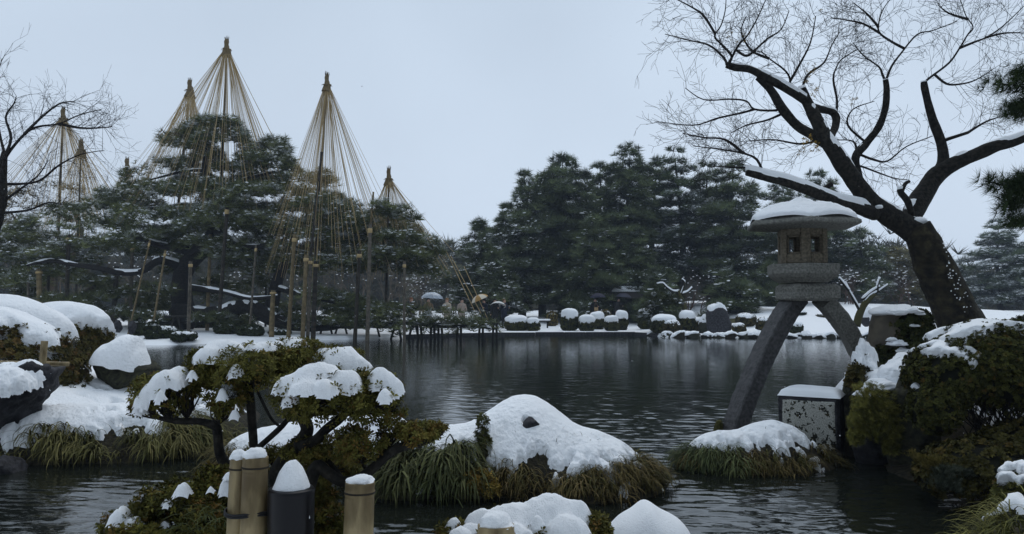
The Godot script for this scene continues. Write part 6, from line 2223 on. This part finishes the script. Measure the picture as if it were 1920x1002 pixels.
	var dt := thing("black_post", "charred black timber post topped with a tall cone of snow", "post", Vector3(dp.x, 0.1, dp.z))
	var dm := MB.new()
	var r := S(42, 2.5)
	tube(dm, PackedVector3Array([Vector3(dp.x, 0.1, dp.z), dp - Vector3(0, 0.02, 0), dp - Vector3(0, 0.006, 0), dp, dp + Vector3(0, 0.001, 0)]), PackedFloat32Array([r * 0.98, r, r * 0.99, r * 0.93, r * 0.5]), 36)
	put("timber", dm, M.black_post, dt)
	snow_patch("snow", dt, [[546, 869, 37, 42, 0.0], [552, 880, 32, 32, 0.01], [540, 884, 32, 28, 0.0]], 2.5, M.snow_fine, 1.0, 0.004)
	# snowy bush at the bottom middle
	var sb := thing("snowy_bush", "olive-leaved bush under a long pillow of snow at the bottom centre", "bush", P(1010, 1020, 3.0))
	var stw := MB.new()
	for q in [[1090, 985, 52, 32, 0.0], [1010, 985, 50, 34, 0.0], [950, 985, 60, 30, 0.1], [860, 1000, 46, 22, 0.0], [1040, 1010, 90, 30, -0.05], [900, 1012, 60, 24, -0.05], [1120, 1005, 30, 30, -0.05]]:
		var sc := Scat.new()
		var d: float = 3.0 + q[4]
		pad_leaves(sc, P(q[0], q[1], d), Vector3(S(q[2], d), S(q[3], d), S(q[2], d) * 0.8), int(q[2] * q[3] * 0.3), 0.028, Color(0.022, 0.023, 0.008), Color(0.075, 0.068, 0.020), Color(0.07, 0.036, 0.014), 0.2, 0.3)
		copies_of("leaf_pad", T.leaves, sc, sb)
		inner_twigs(stw, P(q[0], q[1] + 50, d), P(q[0], q[1], d), Vector3(S(q[2], d), S(q[3], d), S(q[2], d)), 16, 0.004)
	tag(put("twigs", stw, M.twig, sb), "", "", "", "stuff")
	snow_patch("snow", sb, [[1030, 930, 58, 26, 0.0], [1078, 942, 36, 24, 0.0], [960, 948, 60, 18, 0.0], [905, 958, 34, 14, 0.0], [1065, 968, 38, 16, -0.12], [968, 985, 34, 16, -0.12], [995, 950, 40, 18, -0.02]], 2.98, M.snow_fine)
	for g in [[[850, 974, 18, 13, 0.0], [862, 988, 22, 9, -0.1]], [[990, 996, 10, 7, -0.2]], [[1008, 968, 10, 6, -0.15]], [[885, 982, 22, 8, -0.05]]]:
		snow_patch("snow", sb, g, 2.98, M.snow_fine)
	var sr := thing("snow_mound", "pointed mound of fresh snow at the bottom edge, right of the olive bush", "rock", P(1210, 1030, 3.3))
	var rk := MB.new()
	ball(rk, P(1212, 1035, 3.35), Vector3(0.17, 0.12, 0.16), 20, 28, rock_shape(98))
	put("stone", rk, M.rock, sr)
	var sn := MB.new()
	var sc0 := P(1212, 1010, 3.35)
	ball(sn, sc0, Vector3(0.185, 0.125, 0.17), 30, 40, blob_shape(98, 0.12, 30.0))
	for i in sn.v.size():
		var q := sn.v[i] - sc0
		q.y += 0.035 * exp(-pow((q.x - 0.0) / 0.05, 2.0)) if q.y > 0.0 else 0.0
		sn.v[i] = sc0 + q
	put("snow", sn, M.snow_fine, sr)
	# overhanging pine at the right edge
	rng.seed = 520
	var pn := thing("pine_tree", "near pine whose needled branch ends reach in from the right edge", "tree", P(2120, 640, 8.0))
	var pm := MB.new()
	limb(pm, PL([[2140, 700], [2130, 500], [2110, 330], [2095, 150], [2100, -60], [2120, -260], [2125, -420]], 8.0), [0.2, 0.18, 0.15, 0.125, 0.10, 0.07, 0.03], 12, 0.2)
	put("trunk", pm, M.bark_pine, pn)
	var cs := Scat.new()
	var cn := Scat.new()
	for q in [[2180, -380, 90, 26], [2090, -300, 80, 24], [2220, -250, 110, 26], [2110, -160, 90, 24], [2240, -80, 120, 26], [2260, 90, 110, 24], [2230, 240, 100, 22], [2270, 380, 110, 24]]:
		cushion(cs, cn, P(q[0], q[1], 8.0 + rr(-0.2, 0.4)), Vector3(S(q[2], 8.0), S(q[3], 8.0), 0.5), 240, 0.16, Color(0.012, 0.018, 0.011), Color(0.032, 0.044, 0.024), 0.2)
	copies_of("crown", T.tuft_fine, cs, pn)
	copies_of("snow", T.lump, cn, pn)
	var gA := Color(0.010, 0.017, 0.010)
	var gB := Color(0.028, 0.040, 0.022)
	for l in [[[2095, 190], [2010, 185], [1950, 172], [1905, 160], [1862, 158]], [[1960, 176], [1925, 195], [1905, 208]], [[1990, 180], [1940, 150], [1915, 130]], [[2112, 330], [2030, 345], [1960, 352], [1900, 350], [1848, 340]], [[1985, 350], [1930, 375], [1895, 385]], [[1960, 352], [1920, 345], [1890, 362]], [[2090, 380], [2000, 400], [1930, 415], [1900, 410]], [[2000, 345], [1930, 335], [1915, 345]]]:
		var pl := spline(PL(l, 7.6), 5)
		var mb := MB.new()
		var rad2 := PackedFloat32Array()
		for i in pl.size(): rad2.append(lerpf(0.022, 0.006, float(i) / (pl.size() - 1)))
		tube(mb, pl, rad2, 6)
		var br := put("branch", mb, M.bark_pine, pn)
		var sc := Scat.new()
		for i in 95:
			var f := pow(rng.randf(), 0.7) * (pl.size() - 1)
			var k := mini(int(f), pl.size() - 2)
			var tt := (pl[k + 1] - pl[k]).normalized()
			var o := pl[k].lerp(pl[k + 1], f - k) + rv() * Vector3(0.10, 0.07, 0.12)
			sc.add(Transform3D(turned(tt * 1.1 + Vector3(rr(-0.4, 0.4), rr(0.0, 0.6), rr(-0.4, 0.4)), rr(0.10, 0.16)), o), tone(gA, gB, 0.3))
		copies_of("needles", T.tuft_fine, sc, br)


func build_flakes() -> void:
	rng.seed = 601
	var sc := Scat.new()
	for i in 150:
		var d := rr(5.0, 22.0)
		var s := rr(0.0018, 0.0045) * (1.0 if d < 10.0 else 1.8)
		sc.add(Transform3D(Basis.from_scale(Vector3(s, s, s)), P(rr(-50, 1970), rr(40, 960), d)))
	copies_of("falling_snow", T.lump, sc, self)


# ---------------------------------------------------------------- people

# one continuous body: tapered bones joined by a smooth minimum, meshed as surface nets
func body_mesh(bones: Array, cell: float) -> MB:   # [[a, b, ra, rb], ...]
	var lo := Vector3(1e6, 1e6, 1e6)
	var hi := Vector3(-1e6, -1e6, -1e6)
	for b in bones:
		for e in [b[0], b[1]]:
			lo = lo.min(e - Vector3.ONE * 0.25)
			hi = hi.max(e + Vector3.ONE * 0.25)
	var n := Vector3i(((hi - lo) / cell).ceil())
	var val := PackedFloat32Array()
	val.resize((n.x + 1) * (n.y + 1) * (n.z + 1))
	var at := func(i: int, j: int, k: int) -> int: return (k * (n.y + 1) + j) * (n.x + 1) + i
	for k in n.z + 1:
		for j in n.y + 1:
			for i in n.x + 1:
				var p := lo + Vector3(i, j, k) * cell
				var s := 0.0
				for b in bones:
					var ab: Vector3 = b[1] - b[0]
					var h := clampf((p - b[0]).dot(ab) / ab.length_squared(), 0.0, 1.0)
					var dd: float = p.distance_to(b[0] + ab * h) - lerpf(b[2], b[3], h)
					s += exp(-dd * 42.0)
				val[at.call(i, j, k)] = -log(maxf(s, 1e-30)) / 42.0
	var mb := MB.new()
	var idx := {}
	for k in n.z:
		for j in n.y:
			for i in n.x:
				var sum := Vector3.ZERO
				var cnt := 0
				var first := val[at.call(i, j, k)] < 0.0
				var mixed := false
				for c in 8:
					if (val[at.call(i + (c & 1), j + ((c >> 1) & 1), k + (c >> 2))] < 0.0) != first: mixed = true
				if not mixed: continue
				for e in [[0, 1], [2, 3], [4, 5], [6, 7], [0, 2], [1, 3], [4, 6], [5, 7], [0, 4], [1, 5], [2, 6], [3, 7]]:
					var a := Vector3i(e[0] & 1, (e[0] >> 1) & 1, e[0] >> 2)
					var b := Vector3i(e[1] & 1, (e[1] >> 1) & 1, e[1] >> 2)
					var va := val[at.call(i + a.x, j + a.y, k + a.z)]
					var vb := val[at.call(i + b.x, j + b.y, k + b.z)]
					if (va < 0.0) != (vb < 0.0):
						sum += Vector3(a).lerp(Vector3(b), va / (va - vb))
						cnt += 1
				idx[Vector3i(i, j, k)] = mb.add(lo + (Vector3(i, j, k) + sum / cnt) * cell)
	for k in range(1, n.z):
		for j in range(1, n.y):
			for i in range(1, n.x):
				var v0 := val[at.call(i, j, k)] < 0.0
				for ax in 3:
					var d := Vector3i(int(ax == 0), int(ax == 1), int(ax == 2))
					if i + d.x > n.x or j + d.y > n.y or k + d.z > n.z: continue
					var v1 := val[at.call(i + d.x, j + d.y, k + d.z)] < 0.0
					if v0 == v1: continue
					var u := Vector3i(d.z, d.x, d.y)
					var w := Vector3i(d.y, d.z, d.x)
					var p := Vector3i(i, j, k)
					var q := [p - u - w, p - w, p, p - u]
					if not (idx.has(q[0]) and idx.has(q[1]) and idx.has(q[2]) and idx.has(q[3])): continue
					var a: int = idx[q[0]]
					var b: int = idx[q[1]]
					var c: int = idx[q[2]]
					var e: int = idx[q[3]]
					if v0:
						mb.tri(a, c, b); mb.tri(a, e, c)
					else:
						mb.tri(a, b, c); mb.tri(a, c, e)
	return mb


func person(label: String, px: float, d: float, turn: float, coat: Color, legs: Color, hair: Color, pose: int) -> Dictionary:
	var foot := on_ground(px, d)
	var t := thing("person", label, "person", foot)
	var b := Basis(Vector3.UP, turn)
	var X := func(x: float, y: float, z: float) -> Vector3: return foot + b * Vector3(x, y, z)
	var hand: Vector3 = X.call(0.16, 1.22, 0.30)
	var hand2: Vector3 = X.call(-0.25, 0.80, 0.10) if pose != 1 else X.call(-0.10, 1.38, 0.26)
	var bones := [[X.call(0, 0.95, 0), X.call(0, 1.32, 0), 0.15, 0.17], [X.call(-0.11, 1.36, 0), X.call(0.11, 1.36, 0), 0.09, 0.09], [X.call(0, 1.38, 0), X.call(0, 1.52, 0.01), 0.06, 0.055], [X.call(0, 1.58, 0.015), X.call(0, 1.64, 0.02), 0.088, 0.085],
		[X.call(0, 0.95, 0), X.call(0, 0.72, 0), 0.16, 0.19],
		[X.call(-0.09, 0.85, 0), X.call(-0.10, 0.47, 0.02), 0.09, 0.065], [X.call(-0.10, 0.47, 0.02), X.call(-0.10, 0.06, -0.03), 0.062, 0.045], [X.call(-0.10, 0.05, -0.03), X.call(-0.11, 0.04, 0.13), 0.045, 0.04],
		[X.call(0.09, 0.85, 0), X.call(0.11, 0.47, 0.06), 0.09, 0.065], [X.call(0.11, 0.47, 0.06), X.call(0.11, 0.06, 0.04), 0.062, 0.045], [X.call(0.11, 0.05, 0.04), X.call(0.12, 0.04, 0.20), 0.045, 0.04],
		[X.call(0.19, 1.35, 0), X.call(0.25, 1.08, 0.05), 0.065, 0.052], [X.call(0.25, 1.08, 0.05), hand, 0.05, 0.038],
		[X.call(-0.19, 1.35, 0), X.call(-0.26, 1.07, 0.02), 0.065, 0.052], [X.call(-0.26, 1.07, 0.02), hand2, 0.05, 0.038]]
	var mb := body_mesh(bones, 0.035)
	for v in mb.v:
		var y := v.y - foot.y
		var loc := b.inverse() * (v - foot)
		var c := coat
		if y < 0.62: c = legs
		if y < 0.07: c = Color(0.02, 0.02, 0.02)
		if y > 1.49: c = Color(0.42, 0.27, 0.20) if loc.z > 0.03 and y < 1.66 else hair
		if v.distance_to(hand) < 0.055 or v.distance_to(hand2) < 0.055: c = Color(0.42, 0.27, 0.20)
		mb.c.append(c)
	put("body", mb, M.cloth, t)
	var hm := MB.new()
	ball(hm, X.call(0, 1.645, -0.015), Vector3(0.105, 0.11, 0.115), 12, 18, blob_shape(3, 0.08))
	for i in hm.v.size(): hm.c.append(hair)
	put("hair", hm, M.cloth, t)
	var nm := MB.new()
	ball(nm, X.call(0, 1.60, 0.105), Vector3(0.014, 0.022, 0.02), 8, 10)
	for e in [-0.045, 0.045]:
		ball(nm, X.call(e, 1.595, 0.0), Vector3(0.01, 0.03, 0.02), 6, 8)
	put("nose_and_ears", nm, M.skin, t)
	var em := MB.new()
	for e in [-0.035, 0.035]:
		ball(em, X.call(e, 1.625, 0.098), Vector3(0.012, 0.007, 0.008), 6, 8)
	ball(em, X.call(0, 1.555, 0.098), Vector3(0.024, 0.005, 0.006), 6, 8)
	put("eyes_and_mouth", em, M.wood_dark, t)
	return {"node": t, "hand": hand, "foot": foot}


func umbrella(label: String, hold: Vector3, ax: Vector3, R: float, mat: Material, panels_mat: Material = null) -> Node3D:
	var t := thing("umbrella", label, "umbrella", hold - ax * 0.12)
	var y := ax.normalized()
	var x := y.cross(Vector3(0.2, 0.1, 1)).normalized()
	var z := x.cross(y)
	var top := hold + y * 0.82
	for k in 8:
		var mb := MB.new()
		for i in 7:
			var f := i / 6.0
			for j in 5:
				var a := TAU * (k + j / 4.0) / 8.0
				var sag := 1.0 - 0.05 * sin(PI * j / 4.0) * f
				var r := R * sin(f * 1.25) / sin(1.25) * sag
				mb.v.append(top + (x * cos(a) + z * sin(a)) * r - y * (R * 0.55 * (1.0 - cos(f * 1.25)) / (1.0 - cos(1.25))))
		for i in 6:
			for j in 4:
				var q := i * 5 + j
				mb.tri(q, q + 5, q + 6)
				mb.tri(q, q + 6, q + 1)
		put("panel", mb, panels_mat if panels_mat and k % 2 == 1 else mat, t)
		var rb := MB.new()
		var a2 := TAU * k / 8.0
		rod(rb, top - y * R * 0.2, top + (x * cos(a2) + z * sin(a2)) * R * 0.97 - y * R * 0.55, 0.006, 0.005, 5)
		put("rib", rb, M.wood_dark, t)
	var sh := MB.new()
	rod(sh, hold - y * 0.12, top + y * 0.06, 0.009, 0.007, 6)
	put("shaft", sh, M.wood_dark, t)
	return t


func build_people() -> void:
	rng.seed = 701
	var navy := Color(0.014, 0.016, 0.028)
	var black := Color(0.008, 0.008, 0.01)
	var clear := solid("clear_plastic", Color(0.75, 0.82, 0.9, 0.28), 0.15)
	clear.transparency = BaseMaterial3D.TRANSPARENCY_ALPHA
	clear.albedo_color = Color(0.86, 0.91, 0.97, 0.35)
	clear.cull_mode = BaseMaterial3D.CULL_DISABLED
	var mats := {}
	for q in [["umbrella_orange", Color(0.34, 0.20, 0.06)], ["umbrella_pale", Color(0.55, 0.50, 0.40)], ["umbrella_white", Color(0.62, 0.62, 0.60)], ["umbrella_navy", Color(0.018, 0.018, 0.035)], ["umbrella_grey", Color(0.05, 0.05, 0.07)]]:
		mats[q[0]] = solid(q[0], q[1], 0.7)
		mats[q[0]].backlight = Color(0.3, 0.3, 0.3)
	var p := person("person in a tan coat standing under the clear umbrella above the low boughs", 803, 41.5, 0.2, Color(0.16, 0.11, 0.07), navy, black, 0)
	umbrella("large clear plastic umbrella above the low pine boughs", p.hand + Vector3(0, 0.02, 0), Vector3(0.05, 1, 0), 0.62, clear)
	p = person("person in dark clothes under the orange and cream umbrella", 908, 44.5, -0.6, navy, black, black, 0)
	umbrella("orange and cream umbrella tilted to one side", p.hand, Vector3(-0.45, 1, 0.1), 0.55, mats.umbrella_orange, mats.umbrella_pale)
	p = person("person in black facing the pond in front of a white umbrella", 928, 43.5, 0.1, black, black, black, 0)
	umbrella("white umbrella held low behind the person in black", p.hand - Vector3(0.02, 0.42, 0.12), Vector3(0.02, 0.9, -0.42), 0.46, mats.umbrella_white)
	p = person("person in a dark coat with hands raised, right of the white umbrella", 945, 44.0, 0.7, navy, black, Color(0.12, 0.08, 0.04), 1)
	p = person("person in black under a navy umbrella carrying a tan bag, behind the clipped azaleas", 1116, 46.5, 0.0, black, black, black, 0)
	umbrella("navy umbrella behind the clipped azaleas", p.hand, Vector3(-0.05, 1, 0), 0.5, mats.umbrella_navy)
	var bg := P(1118, 580, 46.3)
	var bt := thing("shoulder_bag", "tan bag carried by the person under the navy umbrella", "bag", bg - Vector3(0, 0.11, 0))
	var bm := MB.new()
	box(bm, Transform3D(Basis(), bg), Vector3(0.24, 0.22, 0.1), 0.02)
	for i in bm.v.size(): bm.c.append(Color(0.34, 0.23, 0.12))
	put("pouch", bm, M.cloth, bt, true)
	var sm := MB.new()
	limb(sm, PackedVector3Array([bg + Vector3(-0.11, 0.1, 0), bg + Vector3(-0.02, 0.42, 0.0), bg + Vector3(0.11, 0.1, 0)]), [0.012, 0.012, 0.012], 6, 0.0)
	for i in sm.v.size(): sm.c.append(Color(0.2, 0.13, 0.07))
	put("strap", sm, M.cloth, bt)
	p = person("person in a grey-black coat under a dark umbrella near the tea house", 1160, 47.5, 0.3, Color(0.03, 0.028, 0.03), black, black, 0)
	umbrella("dark grey umbrella near the tea house", p.hand, Vector3(0.08, 1, 0), 0.5, mats.umbrella_grey)
	person("person in a cream jacket half hidden by the low boughs, right of the clear umbrella", 838, 43.0, -0.3, Color(0.38, 0.32, 0.25), navy, Color(0.2, 0.11, 0.05), 0)
	person("person in a beige coat half hidden by the low boughs, left of the orange umbrella", 866, 43.6, 0.3, Color(0.30, 0.25, 0.21), navy, black, 1)
	person("brown-haired person behind the low boughs, left of the clear umbrella", 771, 42.0, 0.3, Color(0.07, 0.05, 0.05), navy, Color(0.2, 0.09, 0.04), 0)
